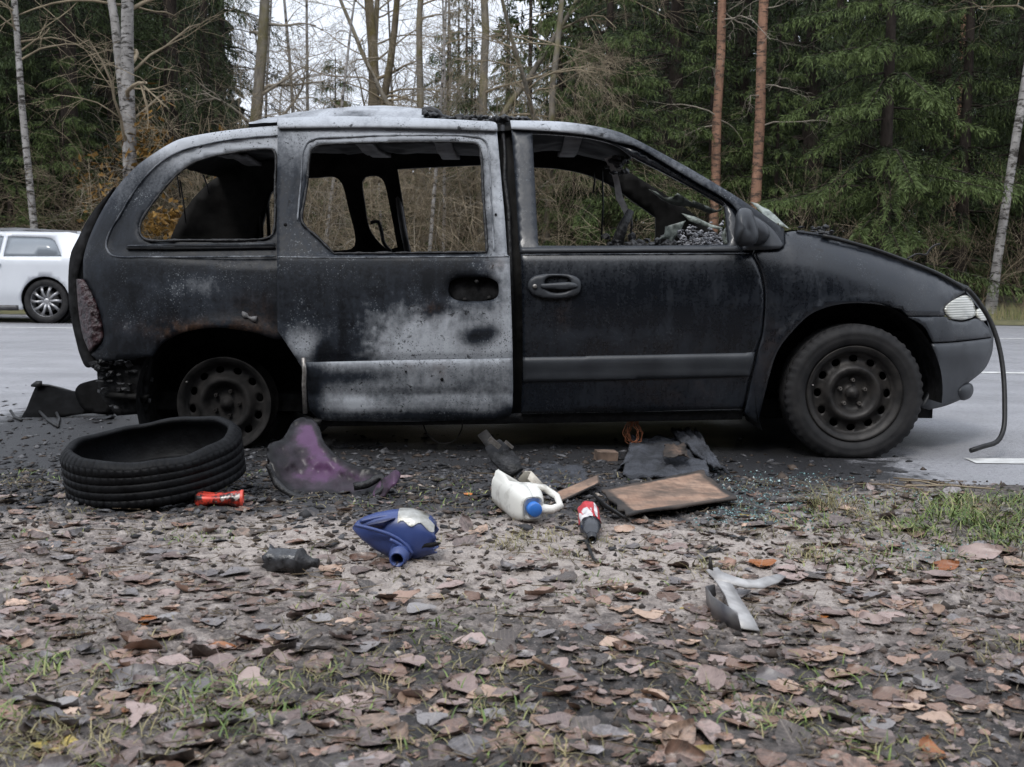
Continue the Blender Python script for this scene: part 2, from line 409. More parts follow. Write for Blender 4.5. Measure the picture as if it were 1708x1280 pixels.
tag(add('dirt_verge', me, M['dirt']), 'bare sandy dirt verge strewn with leaves in front of the wreck', kind='structure')
def gz(x, y): return max(float(dirt_z(np.array([x]), np.array([y]))[0]), 0.0 if y > 5.0 else -1)
def GG(px, py):
    p = G(px, py)
    for _ in range(4): p = G(px, py, gz(p.x, p.y))
    return p
# painted lines
def line(name, x0, x1, y0, y1, label):
    X, Y, Fq = grid(np.linspace(x0, x1, 30), np.array([y0, y1]))
    Y = Y + .012 * (fbm(X * 9, Y * 3, 3) - .5)
    tag(add(name, mesh_of(name, np.stack([X, Y, np.full_like(X, .004)], 1), Fq), M['white_paint']), label, kind='structure')
line('edge_line', 2.2, 30, 5.70, 5.86, 'worn white edge line on the asphalt beside the front wheel')
line('lane_dash', 4.25, 8.6, 11.0, 11.16, 'white lane dash on the asphalt beyond the front bumper')
line('far_line', -120, 120, 17.0, 17.16, 'long white line on the far side of the road')
X, Y, Fq = grid(np.linspace(-120, 120, 400), np.linspace(21.5, 25.5, 12))
tag(add('roadside_strip', mesh_of('roadside_strip', np.stack([X, Y, .01 + .22 * fbm(X * 2, Y * 2) * sst(21.5, 22.3, Y) + .12 * sst(22, 24, Y)], 1), Fq, True), M['grass_far']), 'pale grassy strip along the far edge of the road', kind='structure')
# ------------------------------------------------------------------ the burnt-out van
Y0 = 5.80; WID = 1.86; YC = Y0 + WID / 2
van = thing('burnt_van', 'burnt-out black minivan with empty window openings standing on the road edge', 'van', (0.2, YC, 0))
_vr = np.array(_r); _vu = np.array(_u); _vf = np.array(_f)
def PV(px, py, Y):
    px = np.asarray(px, float); py = np.asarray(py, float); Y = np.asarray(Y, float)
    d = _vf + _vr * ((px - CX) / F)[..., None] - _vu * ((py - CY) / F)[..., None]
    q = d * (Y / d[..., 1])[..., None]; q[..., 2] += H; return q
_iy = [150, 180, 200, 220, 250, 300, 350, 400, 425, 440, 470, 510, 560, 600, 640, 690, 740]
_iv = [.40, .335, .29, .25, .215, .165, .115, .062, .030, .018, .006, 0, .003, .012, .03, .055, .09]
_fx = [1250, 1308, 1326, 1372, 1401, 1451, 1505, 1559, 1595, 1610, 1660]
_fyt = [380, 388, 386, 394, 401, 417, 435, 456, 476, 485, 520]
def inset(px, py):
    px = np.asarray(px, float); py = np.asarray(py, float)
    # smooth the vertical profile a little by averaging three taps
    a = (np.interp(py - 12, _iy, _iv) + 2 * np.interp(py, _iy, _iv) + np.interp(py + 12, _iy, _iv)) / 4
    t = py - np.interp(px, _fx, _fyt)
    def fv(t): return np.interp(t, [-10, 0, 8, 18, 32, 55, 85, 120], [.18, .145, .108, .077, .048, .02, .004, 0])
    b = (fv(t - 6) + 2 * fv(t) + fv(t + 6)) / 4 + np.interp(py, [560, 600, 640, 690, 740], [.0, .012, .03, .055, .09])
    w = sst(1255, 1345, px) * sst(350, 400, py)
    v = a * (1 - w) + b * w
    v = v + .20 * np.clip((330 - px) / 210, 0, 2) ** 2.3 + .62 * np.clip((px - 1350) / 310, 0, 1.3) ** 2.6
    for cx, cy, R in ((1416, 655, 136), (383, 672, 128)):          # flared wheel arches
        r = np.hypot(px - cx, py - cy); v = v - .018 * np.exp(-((r - R) / 16) ** 2) * (py < 690)
    return v
def panel(name, outer, holes=(), mat='burnt', parent=None, off=0., thick=.02, step=9., mirror=False, extra=None, ash=None, rust=None, edge=.004, res=5., dep=None):
    outer = smooth_line(outer, res); holes = [smooth_line(h, res) for h in holes]
    V, T = triangulate(outer, holes, step); px, py = V[:, 0], V[:, 1]
    d = dist_to(outer, px, py)
    for h in holes: d = np.minimum(d, dist_to(h, px, py))
    Y = (Y0 + inset(px, py) if dep is None else dep(px, py) + px * 0) + off + edge * np.clip(1 - d / 3., 0, 1)
    if extra is not None: Y = Y + extra(px, py)
    Q = PV(px, py, Y); T = T[:, ::-1]; bk = np.array([0, thick, 0.])
    if mirror: Q[:, 1] = 2 * YC - Q[:, 1]; T = T[:, ::-1]; bk = -bk
    V3, Fc = shell(Q, T, bk)
    o = wpart(name, V3, Fc, M[mat], parent or van)
    a = np.clip(ash(px, py), 0, 1.3) if ash is not None else np.zeros(len(px))
    r = np.clip(rust(px, py), 0, 1) if rust is not None else np.zeros(len(px))
    attr(o.data, 'ash', np.r_[a, a * .1]); attr(o.data, 'rust', np.r_[r, r])
    return o
def blob(px, py, cx, cy, rx, ry): return np.exp(-((px - cx) / rx) ** 2 - ((py - cy) / ry) ** 2)
def pn(px, py, s=1.): return fbm(np.asarray(px) * .03 * s, np.asarray(py) * .03 * s, 4) - .5

def lumps(pts, r0, r1, seed):
    g = random.Random(seed); parts = []
    for p in pts:
        bm = bmesh.new(); bmesh.ops.create_icosphere(bm, subdivisions=1, radius=1)
        s = Vector((g.uniform(r0, r1), g.uniform(r0, r1), g.uniform(r0, r1) * .6)); rot = Matrix.Rotation(g.uniform(0, 6), 3, 'Z')
        v = [Vector(p) + rot @ Vector((a.co.x * s.x * g.uniform(.6, 1.3), a.co.y * s.y * g.uniform(.6, 1.3), a.co.z * s.z * g.uniform(.5, 1.5))) for a in bm.verts]
        bm.verts.ensure_lookup_table(); parts.append((v, [[q.index for q in f.verts] for f in bm.faces])); bm.free()
    return join(*parts)
ARCH_R = [(470, 566), (457, 566), (430, 557), (406, 552), (360, 547), (306, 555), (270, 573), (254, 595, 1)]
QWIN = [(233, 378), (235, 392), (247, 401), (300, 401), (439, 399), (456, 388), (459, 300), (460, 260), (453, 249), (381, 256), (332, 268), (308, 281), (284, 303), (260, 332), (240, 361)]
QREC = [(175, 412), (187, 428), (240, 429), (520, 428), (520, 222), (463, 225), (405, 230), (344, 240), (296, 254), (260, 276), (226, 315), (199, 359), (180, 392)]
def q_extra(px, py):
    rp = smooth_line(QREC, 12); w = np.where(inside(rp, px, py), 1, -1) * dist_to(rp, px, py)
    return .016 * sst(-1, 7, w) + .007 * sst(410, 414, py) * (1 - sst(421, 425, py)) * sst(205, 215, px)
def q_ash(px, py):
    a = .08 + .95 * (1 - sst(225, 300, py + .05 * (px - 300))) * sst(215, 300, px) + .28 * (1 - sst(300, 420, py)) + .35 * blob(px, py, 335, 476, 55, 18) + .3 * blob(px, py, 212, 548, 8, 16)
    return a + .35 * pn(px, py, 3) * sst(430, 470, py) - .05 * sst(520, 580, py)
def q_rust(px, py): return .9 * blob(px, py, 360, 548, 110, 12) + .5 * blob(px, py, 300, 560, 30, 20) + .4 * blob(px, py, 425, 530, 40, 30)
panel('rear_quarter_panel', [(139, 466, 1), (140, 426), (160, 371), (192, 317), (226, 279), (260, 254), (289, 237), (308, 230), (356, 221), (412, 214), (463, 210), (505, 209, 1), (505, 566, 1)] + ARCH_R + [(165, 604, 1), (152, 592, 1), (172, 568), (170, 535), (157, 496)], [QWIN], 'burnt', ash=q_ash, rust=q_rust, extra=q_extra, step=8)
panel('tail_lamp', [(127, 466, 1), (138, 466, 1), (155, 495), (168, 535), (170, 566), (149, 588, 1), (138, 560), (131, 520)], (), 'redlens', off=.004, thick=.04, step=5, extra=lambda x, y: -.03 * np.clip(1 - np.abs(x - np.interp(y, [466, 520, 588], [133, 150, 155])) / 18, 0, 1) + .03 * pn(x, y, 6))
panel('lamp_backing', [(130, 470, 1), (150, 470, 1), (185, 520), (190, 585), (165, 600, 1), (148, 592, 1), (137, 560)], (), 'soot', off=.045, thick=.03, step=9)
# tailgate, open at the window
tg = [(190, 312, 1), (160, 368), (139, 424), (128, 466), (131, 520), (138, 560), (149, 590), (162, 610, 1), (144, 613), (133, 592), (129, 578), (120, 539), (114, 492), (117, 427), (130, 398), (152, 357)]
panel('tailgate_edge', tg, (), 'soot', off=.03, thick=.05, step=7)
el = smooth_line([(117, 427), (114, 492), (120, 539), (129, 578), (133, 592), (144, 612)], 12, False)
V = []; Fc = []
for i, (x, y) in enumerate(el):
    a = PV(x, y, Y0 + float(inset(x, y)) + .06)
    for j in range(9):
        t = j / 8; V.append((a[0] - .05 * math.sin(math.pi * t), a[1] * (1 - t) + (2 * YC - a[1]) * t, a[2]))
for i in range(len(el) - 1):
    for j in range(8): b = i * 9 + j; Fc.append((b, b + 9, b + 10, b + 1))
wpart('tailgate', V, Fc, M['inner'], van)
# burnt structure where the rear bumper was
panel('rear_crash_bracket', [(163, 600, 1), (254, 596, 1), (246, 640), (243, 690, 1), (195, 694, 1), (168, 660), (162, 625)], (), 'soot', off=.07, thick=.05, step=7, extra=lambda x, y: .05 * pn(x, y, 3))
panel('bracket_ledge', [(172, 655, 1), (245, 660, 1), (243, 668, 1), (175, 664, 1)], (), 'inner', off=.02, thick=.1, step=6)
tag(wpart('melted_residue', *lumps([PV(np.interp(t, [0, 1], [158, 250]) + rnd.uniform(-6, 6), 604 + rnd.uniform(-6, 90) * rnd.random(), Y0 + float(inset(200, 640)) + rnd.uniform(.02, .08)) for t in np.linspace(0, 1, 60)], .008, .03, 21), M['char'], van, False), kind='stuff')
# --- sliding door, pushed back and standing proud
DWIN = [(517, 255), (525, 245), (543, 241), (698, 237), (788, 239), (800, 246), (806, 330), (812, 412, 1), (811, 421, 1), (557, 423, 1), (530, 396), (504, 370), (508, 330), (512, 304)]
DHAN = [(748, 483), (752, 469), (766, 464), (790, 463), (816, 464), (829, 471), (832, 484), (828, 497), (812, 502), (790, 503), (766, 502), (752, 496)]
def d_extra(px, py):
    ridge = np.interp(px, [505, 855], [603, 597])
    e = .012 * sst(ridge - 8, ridge, py) + .014 * (1 - sst(426, 430, py))
    w = dist_to(smooth_line(DWIN, 10), px, py)
    e = e + (.007 * sst(9, 12, w) * (1 - sst(17, 20, w)) + .008 * (1 - sst(5, 8, w))) * (py < 424)
    h = dist_to(smooth_line(DHAN, 6), px, py)
    return e + .005 * (1 - sst(1, 6, h)) * (py > 440) + .004 * sst(655, 660, py) * 0
def d_ash(px, py):
    n = pn(px, py, 2.2); n2 = pn(px + 300, py, 6)
    top = (1 - sst(225, 310, py)) * (.85 - .4 * (1 - sst(465, 560, px)))
    right = sst(770, 850, px + 30 * n2) * (.85 - .25 * sst(330, 420, py) * (py < 440))
    lo = sst(478, 575, py + 70 * n + 14 * sst(620, 760, px)) * sst(560, 680, px + 50 * n2) * .92
    lo2 = sst(510, 575, py) * blob(px, py, 512, 572, 42, 45) * .75
    a = .10 + np.maximum.reduce([top, right * 1.0, lo * .95, lo2]) + .12 * blob(px, py, 490, 330, 25, 110)
    a = a + .35 * (1 - sst(425, 440, py)) * sst(500, 512, px) * blob(px, py, 560, 300, 500, 120) * .3
    # soot left on the light metal
    for cx, cy, rx, ry, s in ((795, 562, 30, 17, 1.0), (820, 550, 14, 12, .5), (540, 588, 16, 22, .8), (571, 560, 5, 50, .5), (725, 520, 22, 14, .35), (560, 650, 60, 50, .3), (590, 628, 60, 15, .3), (530, 680, 40, 30, .9), (640, 690, 90, 11, .7), (770, 694, 120, 8, .5), (705, 648, 60, 12, .25), (845, 690, 18, 12, .9), (790, 484, 62, 34, .5)):
        a = a - s * blob(px, py, cx, cy, rx, ry)
    a = a + .75 * blob(px, py, 590, 674, 34, 13) + .3 * blob(px, py, 660, 614, 200, 7) + .25 * n2
    return a - .3 * (px < 505) * (py > 560) * 0
def d_rust(px, py): return .8 * blob(px, py, 733, 617, 12, 12) + .6 * blob(px, py, 720, 515, 18, 14) + .5 * blob(px, py, 830, 440, 18, 14) + .5 * blob(px, py, 680, 612, 10, 8)
sdoor = panel('sliding_door', [(463, 214, 1), (620, 212), (760, 216), (829, 220, 1), (836, 300), (842, 366), (846, 425, 1), (850, 428, 1), (853, 520), (855, 600), (854, 684), (846, 697), (810, 699), (693, 702), (558, 701), (533, 698), (518, 683), (511, 628), (500, 608), (482, 580), (463, 552, 1), (462, 428)], [DWIN, DHAN], 'burnt', off=-.05, ash=d_ash, rust=d_rust, extra=d_extra, step=6.5, thick=.045)
def ls_ash_highlight(x, y):
    n = pn(x, y, 2.2); n2 = pn(x + 300, y, 6)
    a = .66 + .22 * blob(x, y, 700, 606, 260, 8) + .12 * n + .3 * n2  # pale band along the top edge paints in its highlight
    for cx, cy, rx, ry, s in ((520, 650, 20, 60, .65), (560, 632, 36, 13, .4), (610, 628, 36, 10, .38), (640, 694, 130, 9, .45), (790, 696, 90, 9, .45), (850, 690, 16, 14, .6), (700, 652, 70, 6, .22), (780, 640, 60, 10, .2), (650, 665, 30, 10, .15)): a = a - s * blob(x, y, cx, cy, rx, ry)
    return a + .45 * blob(x, y, 592, 675, 34, 12)
lskin = panel('lower_skin', [(505, 605, 1), (680, 601), (854, 598, 1), (855, 640), (854, 684), (846, 697), (810, 700), (693, 703), (558, 702), (533, 699), (517, 683), (511, 630)], (), 'burnt', sdoor, off=-.066, thick=.03, step=6, ash=ls_ash_highlight, rust=d_rust, edge=.006, extra=lambda x, y: .006 * sst(652, 656, y) * (1 - sst(660, 664, y)) + .01 * sst(680, 702, y) + .004 * pn(x, y, 2))
panel('top_rail', [(462, 197, 1), (569, 194), (698, 197), (801, 202), (827, 205), (830, 219, 1), (760, 216), (620, 213), (463, 214, 1)], (), 'burnt', sdoor, off=-.065, thick=.07, step=6, ash=lambda x, y: .95 + .3 * pn(x, y, 3), extra=lambda x, y: .03 * (1 - sst(194, 206, y)))
panel('handle_recess', [(742, 483), (748, 466), (766, 460), (816, 460), (833, 468), (837, 484), (833, 500), (812, 507), (766, 506), (748, 500)], (), 'soot', sdoor, off=.0, thick=.01, step=7, extra=lambda x, y: .012 * pn(x, y, 9))
for cx, cy in ((775, 500), (816, 497), (795, 470)):
    c = PV(cx, cy, Y0 - .02); wpart('latch_bolt', *moved(lathe([(0, -.012), (.008, -.01), (.01, 0), (.01, .02), (0, .02)], 10), Matrix.Translation(tuple(c))), M['inner'], sdoor)
for cx, cy, rr in ((476, 375, .008), (827, 358, .006), (737, 633, .008), (677, 620, .005)):
    c = PV(cx, cy, Y0 + float(inset(cx, cy)) - .05 + (.012 if cy < 426 else -.018)); wpart('bolt_hole', *moved(lathe([(0, -.0022), (rr, -.0022), (rr, .004)], 12), Matrix.Translation(tuple(c))), M['soot'], sdoor)
# guide arm sticking up beside the arch
pts = [PV(x, y, Y0 - .075) for x, y in ((506, 597), (508, 620), (507, 640), (509, 690))]
wpart('guide_rod', *tube(pts, .011, 8), M['nut'], sdoor)
# gap behind the door: the B pillar and its black depth
panel('b_pillar', [(820, 206, 1), (862, 203, 1), (868, 300), (872, 420), (874, 700, 1), (840, 702, 1), (836, 420), (828, 300)], (), 'inner', off=.075, thick=.08, step=9, extra=lambda x, y: .02 * pn(x, y, 4) + .03 * sst(851, 858, x))
pts = [PV(x, y, Y0 + float(inset(x, y)) + .05) for x, y in ((838, 210), (842, 260), (841, 300), (848, 350), (850, 430), (856, 560))]
wpart('melted_door_seal', *tube(pts, [.012, .009, .013, .01, .012, .008], 7), M['char'], van)
# --- front door
FWIN = [(888, 223, 1), (932, 225), (985, 231), (1028, 243), (1056, 262), (1101, 285), (1157, 315), (1209, 345, 1), (1216, 408, 1), (1050, 410), (898, 410, 1), (892, 300)]
def f_ash_sheen(px, py):
    a = .03 + .05 * blob(px, py, 1000, 440, 400, 22) + .16 * (px < 900) * (1 - sst(380, 420, py)) + .1 * pn(px, py, 2)  # long pale band on the shoulder paints sheen into the ash
    return a + .10 * blob(px, py, 1190, 640, 70, 60) + .12 * blob(px, py, 980, 560, 110, 14) - .05 * blob(px, py, 1100, 330, 90, 60)
def f_rust(px, py): return .25 * blob(px, py, 940, 520, 10, 30) + .12 * blob(px, py, 1150, 640, 120, 60)
fdoor = panel('front_door', [(853, 217, 1), (886, 219), (932, 222), (989, 229), (1031, 240), (1062, 247), (1101, 269), (1157, 303), (1214, 337), (1231, 357), (1239, 410, 1), (1254, 424), (1268, 456), (1274, 492), (1270, 554), (1261, 586), (1238, 682, 1), (1050, 687), (869, 690, 1), (872, 600), (869, 430), (866, 415), (860, 310)], [FWIN], 'paint', ash=f_ash_sheen, rust=f_rust, step=8, thick=.04,
    extra=lambda x, y: .012 * (1 - sst(408, 411, y)) + .010 * (1 - sst(422, 425, y)) * sst(411, 412, y) + .02 * np.clip(1 - dist_to(smooth_line(FWIN, 12), x, y) / 26, 0, 1) * sst(1050, 1075, x) * (y < 345))
panel('belt_moulding', [(867, 413, 1), (1050, 411), (1232, 410, 1), (1236, 420, 1), (1050, 421), (868, 423, 1)], (), 'plastic', fdoor, off=-.006, thick=.02, step=5, edge=.008)
panel('door_trim', [(872, 594, 1), (1050, 591), (1259, 586, 1), (1256, 606), (1250, 628, 1), (1050, 634), (873, 638, 1)], (), 'plastic', fdoor, off=-.014, thick=.03, step=6, edge=.006, extra=lambda x, y: .014 * (1 - sst(0, 9, y - np.interp(x, [870, 1260], [594, 586]))) + .004 * sst(20, 24, y - np.interp(x, [870, 1260], [594, 586])))
hb = panel('door_handle', [(881, 480), (884, 466), (898, 459), (925, 457), (952, 459), (966, 466), (969, 479), (964, 491), (946, 497), (915, 498), (892, 493)], [[(908, 472), (913, 464), (930, 461), (948, 464), (953, 472), (949, 484), (930, 489), (914, 485)]], 'plastic', fdoor, off=-.022, thick=.026, step=4, res=3, edge=.006)
panel('grip', [(902, 474, 1), (950, 471), (962, 474), (963, 479), (948, 483), (912, 482), (902, 480)], (), 'plastic', hb, off=-.03, thick=.014, step=3, res=3)
panel('handle_cup', [(904, 474), (914, 461), (948, 461), (957, 474), (950, 488), (914, 489)], (), 'soot', hb, off=.0, thick=.004, step=6)
c = PV(892, 478, Y0 - .018); wpart('keyhole', *moved(lathe([(0, -.012), (.006, -.012), (.011, -.009), (.012, .01)], 14), Matrix.Translation(tuple(c))), M['nut'], hb)
# --- roof rail and A pillar
panel('a_pillar', [(851, 201, 1), (932, 203), (989, 210), (1031, 220), (1059, 232), (1101, 254), (1157, 285), (1214, 319), (1259, 348), (1308, 382, 1), (1308, 411, 1), (1242, 412, 1), (1233, 357), (1214, 335), (1157, 301), (1101, 267), (1062, 245), (1031, 238), (989, 227), (932, 220), (853, 215, 1)], (), 'burnt', off=-.012, thick=.05, step=6,
    ash=lambda x, y: .36 + .75 * (1 - sst(900, 1040, x)) + .3 * pn(x, y, 4) - .3 * sst(1225, 1260, x), extra=lambda x, y: .02 * (1 - sst(0, 12, y - np.interp(x, [851, 932, 989, 1031, 1059, 1101, 1157, 1214, 1259, 1308], [201, 203, 210, 220, 232, 254, 285, 319, 348, 382]))))
# --- front wing
ARCH_F = [(1552, 574), (1536, 541), (1500, 517), (1452, 508), (1401, 509), (1355, 524), (1321, 555), (1296, 590), (1278, 650), (1264, 706, 1)]
def w_ash_sheen(px, py): return .04 + .12 * np.exp(-((py - np.interp(px, _fx, _fyt) - 30) / 30) ** 2) * sst(1300, 1400, px) + .12 * pn(px, py, 2) + .12 * blob(px, py, 1262, 640, 25, 70)  # band following the wing's top edge is sheen painted as a paler tone
panel('front_wing', [(1308, 389, 1), (1326, 386), (1372, 394), (1401, 401), (1451, 417), (1505, 435), (1559, 456), (1595, 476), (1610, 487, 1), (1592, 499), (1574, 516), (1577, 527, 1), (1513, 527, 1), (1500, 516, 1), (1452, 507), (1401, 508), (1355, 523), (1321, 554), (1296, 589), (1278, 649), (1264, 706, 1), (1242, 690, 1), (1264, 588), (1273, 554), (1277, 492), (1271, 456), (1257, 424), (1262, 413, 1), (1308, 411, 1)], (), 'paint', ash=w_ash_sheen, rust=lambda x, y: .2 * blob(x, y, 1290, 600, 40, 60), step=8, thick=.03)
panel('mirror_sail', [(1236, 352, 1), (1262, 362), (1290, 384), (1307, 409, 1), (1300, 415), (1240, 418, 1)], (), 'plastic', off=-.022, thick=.03, step=6)
# --- bumper, lamps
panel('bumper_upper', [(1514, 529, 1), (1578, 528, 1), (1590, 535), (1608, 537), (1632, 532), (1650, 548), (1656, 562, 1), (1600, 569), (1556, 572, 1), (1540, 544)], (), 'paint', off=.004, thick=.03, step=6, ash=lambda x, y: .08 + 0 * x)
fb = panel('front_bumper', [(1555, 574, 1), (1600, 571), (1657, 564, 1), (1655, 588), (1643, 615), (1618, 637), (1606, 648), (1612, 660), (1600, 668), (1575, 678), (1549, 684, 1), (1536, 680, 1), (1556, 640), (1559, 600)], (), 'plastic', off=-.004, thick=.035, step=6, edge=.012, extra=lambda x, y: -.012 * blob(x, y, 1600, 590, 200, 12))
panel('bumper_lip', [(1604, 646), (1620, 640), (1624, 652), (1618, 664), (1604, 668), (1598, 658)], (), 'plastic', fb, off=-.03, thick=.08, step=4, extra=lambda x, y: .025 * (np.hypot((x - 1611), (y - 654)) / 14) ** 2)
hl = panel('headlamp', [(1576, 516), (1582, 507), (1594, 499), (1612, 493), (1622, 502), (1627, 516), (1626, 527), (1612, 533), (1597, 534), (1583, 529)], (), 'lens', off=-.004, thick=.03, step=3, res=3, extra=lambda x, y: .02 * ((x - 1602) / 28) ** 2 * 0 + .0035 * np.sin((y - .12 * x) * 1.25))
panel('corner_lamp', [(1630, 520), (1636, 514), (1643, 519), (1647, 533), (1638, 536), (1631, 530)], (), 'lens', off=.0, thick=.04, step=3, res=3)
# front fascia joining the two sides
V = []; Fc = []
el = [(1613, 486), (1630, 508), (1648, 530), (1656, 560), (1655, 588), (1643, 615), (1618, 637)]
for x, y in el:
    a = PV(x, y, Y0 + float(inset(x, y)) + .02)
    for j in range(9): t = j / 8; V.append((a[0] + .1 * math.sin(math.pi * t) - .01, a[1] * (1 - t) + (2 * YC - a[1]) * t, a[2]))
for i in range(len(el) - 1):
    for j in range(8): b = i * 9 + j; Fc.append((b, b + 1, b + 10, b + 9))
wpart('grille', V, Fc, M['plastic'], van)
# bonnet
V = []; Fc = []; el = smooth_line([(1330, 384), (1372, 390), (1401, 396), (1451, 412), (1505, 431), (1559, 452), (1595, 470), (1612, 480)], 12, False)
for i, (x, y) in enumerate(el):
    a = PV(x, y, Y0 + float(inset(x, y + 6)) + .004); t0 = i / (len(el) - 1)
    for j in range(17): t = j / 16; c = math.sin(math.pi * t); V.append((a[0] + .12 * c * t0 ** 2, a[1] * (1 - t) + (2 * YC - a[1]) * t, a[2] + .006 * c + .02 * (c ** .5 if c > 0 else 0) * (1 - t0) * .2))
n_ = len(V); V += [(x, y, z - .022) for x, y, z in V]
for i in range(len(el) - 1):
    for j in range(16):
        b = i * 17 + j; Fc += [(b, b + 1, b + 18, b + 17), (b + n_, b + n_ + 17, b + n_ + 18, b + n_ + 1)]
    Fc.append((i * 17, i * 17 + 17, i * 17 + 17 + n_, i * 17 + n_))
o = wpart('bonnet', V, Fc, M['paint'], van); attr(o.data, 'ash', np.full(len(V), .05)); attr(o.data, 'rust', np.zeros(len(V)))
wpart('bonnet_seal', *tube([PV(x, y, Y0 + float(inset(x, y + 6)) - .004) for x, y in smooth_line([(1372, 393), (1451, 414), (1505, 433), (1559, 454), (1595, 473), (1610, 482)], 10, False)], .010, 6), M['rubber'], van)
# rubber strip drooping off the bonnet to the ground
pts = smooth_line([(1612, 480), (1631, 502), (1653, 538), (1667, 580), (1674, 626), (1676, 680), (1674, 716), (1663, 737), (1640, 745), (1619, 752)], 9, False)
wpart('hanging_seal', *tube([PV(x, y, 6.15 - .35 * (i / len(pts)) ** 1.5) for i, (x, y) in enumerate(pts)], .0125, 7), M['rubber'], van)
wpart('loose_wire', *tube([PV(x, y, Y0 + .25) for x, y in smooth_line([(1513, 432), (1530, 424), (1545, 425), (1552, 415), (1560, 409), (1568, 407)], 4, False)], .005, 6), M['rubber'], van)
# mirror
def puff(outline, Y, depth, n=7, back=.4, tilt=0.):
    o = smooth_line(outline, 3.0); c = np.mean(o, 0); V = []; Fc = []; k = len(o)
    rings = [(math.cos(a), -math.sin(a)) for a in np.linspace(1.45, 0, n)] + [(1, back), (.9, back * 1.15)]
    for s, d in rings:
        for x, y in o: V.append(PV(c[0] + (x - c[0]) * s, c[1] + (y - c[1]) * s, Y + depth * d + tilt * (x - c[0])))
    for i in range(len(rings) - 1):
        for j in range(k): Fc.append((i * k + j, (i + 1) * k + j, (i + 1) * k + (j + 1) % k, i * k + (j + 1) % k))
    Fc += [tuple(range(k)), tuple((len(rings) - 1) * k + j for j in range(k))[::-1]]
    return V, Fc
mir = wpart('wing_mirror', *puff([(1226, 372), (1228, 358), (1234, 349), (1243, 347), (1253, 351), (1258, 362), (1263, 378), (1265, 396), (1258, 408), (1242, 411), (1229, 409), (1224, 396)], Y0 - .10, .07, back=1.0, tilt=.0008), M['plastic'], van)
wpart('mirror_arm', *puff([(1252, 362), (1266, 366), (1279, 378), (1284, 392), (1276, 404), (1258, 408), (1250, 390)], Y0 - .02, .05, back=2.0), M['plastic'], mir)
# window seals, and pale edge strips whose colour paints in highlights
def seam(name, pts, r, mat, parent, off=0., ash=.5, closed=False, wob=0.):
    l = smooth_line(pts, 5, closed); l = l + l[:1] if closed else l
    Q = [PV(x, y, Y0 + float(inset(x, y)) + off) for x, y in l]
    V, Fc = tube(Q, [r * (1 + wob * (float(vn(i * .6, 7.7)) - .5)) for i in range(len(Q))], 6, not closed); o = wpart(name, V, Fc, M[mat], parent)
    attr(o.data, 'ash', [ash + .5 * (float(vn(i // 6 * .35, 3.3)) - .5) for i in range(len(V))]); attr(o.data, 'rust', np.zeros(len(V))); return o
rq = [o for o in van.children if o.name.startswith('rear_quarter')][0]
seam('pressed_edge_highlight', [(463, 226), (405, 231), (344, 241), (296, 255), (260, 277), (226, 316), (199, 360), (181, 392), (177, 412), (188, 427), (240, 429), (350, 429), (460, 428)], .0045, 'burnt', rq, .001, .42, False, .8)
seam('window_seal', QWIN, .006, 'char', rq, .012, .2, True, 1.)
seam('lower_channel', [(212, 415), (300, 415), (459, 413)], .006, 'soot', rq, .012, 0.)
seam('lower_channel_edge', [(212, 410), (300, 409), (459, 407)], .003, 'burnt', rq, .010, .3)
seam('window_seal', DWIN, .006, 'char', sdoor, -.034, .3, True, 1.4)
seam('pressed_edge_highlight', [(496, 368), (502, 300), (506, 252), (516, 236), (545, 230), (700, 226), (795, 229), (812, 240), (819, 330), (824, 418)], .004, 'burnt', sdoor, -.036, .6, False, 1.)
seam('belt_edge_highlight', [(463, 429), (560, 430), (700, 429), (849, 428)], .0032, 'burnt', sdoor, -.05, .6, False, 1.)
seam('belt_edge_highlight', [(870, 425), (1050, 424), (1250, 423)], .0028, 'burnt', fdoor, .0, .4, False, .8)
seam('fuel_flap_scrap', [(404, 520), (410, 527), (418, 531), (428, 533)], .012, 'bow', rq, -.004, 0, False, 1.8)
# sill, floor and underbody
panel('sill', [(850, 691, 1), (1240, 684, 1), (1238, 700, 1), (858, 707, 1), (520, 712, 1), (520, 700, 1), (700, 704)], (), 'char', off=.05, thick=.08, step=9)
xa, xb = P(200, 690, Y0).x, P(1545, 690, Y0).x
za = P(850, 700, Y0 + .1).z
o = wpart('floor_pan', *bbox(xa, xb, Y0 + .34, Y0 + WID - .34, za, za + .09), M['soot'], van, False)
x1, x2 = P(1250, 600, Y0).x, P(1560, 600, Y0).x
wpart('engine_bay', *bbox(x1, x2, Y0 + .42, Y0 + WID - .42, za + .1, .82), M['soot'], van, False)
wpart('front_crossmember', *bbox(x2 - .1, x2 + .12, Y0 + .35, Y0 + WID - .35, za, .6), M['soot'], van, False)
# wheelhouses
for cx, cy, R, y in ((1416, 655, 158, .035), (383, 672, 158, .035)):
    c = PV(cx, cy, Y0 + y); r = R / 350
    wpart('wheelhouse', *moved(lathe([(r, 0), (r, .42), (0, .42)], 40, a0=math.radians(-6 if cx > 900 else -20), a1=math.radians(205)), Matrix.Translation(tuple(c))), M['soot'], van)
    c2 = Vector((c[0], 2 * YC - c[1], c[2]))
    wpart('wheelhouse', *moved(lathe([(r, 0), (r, -.42), (0, -.42)], 40, a0=math.radians(-6 if cx > 900 else -20), a1=math.radians(205)), Matrix.Translation(c2)), M['soot'], van)
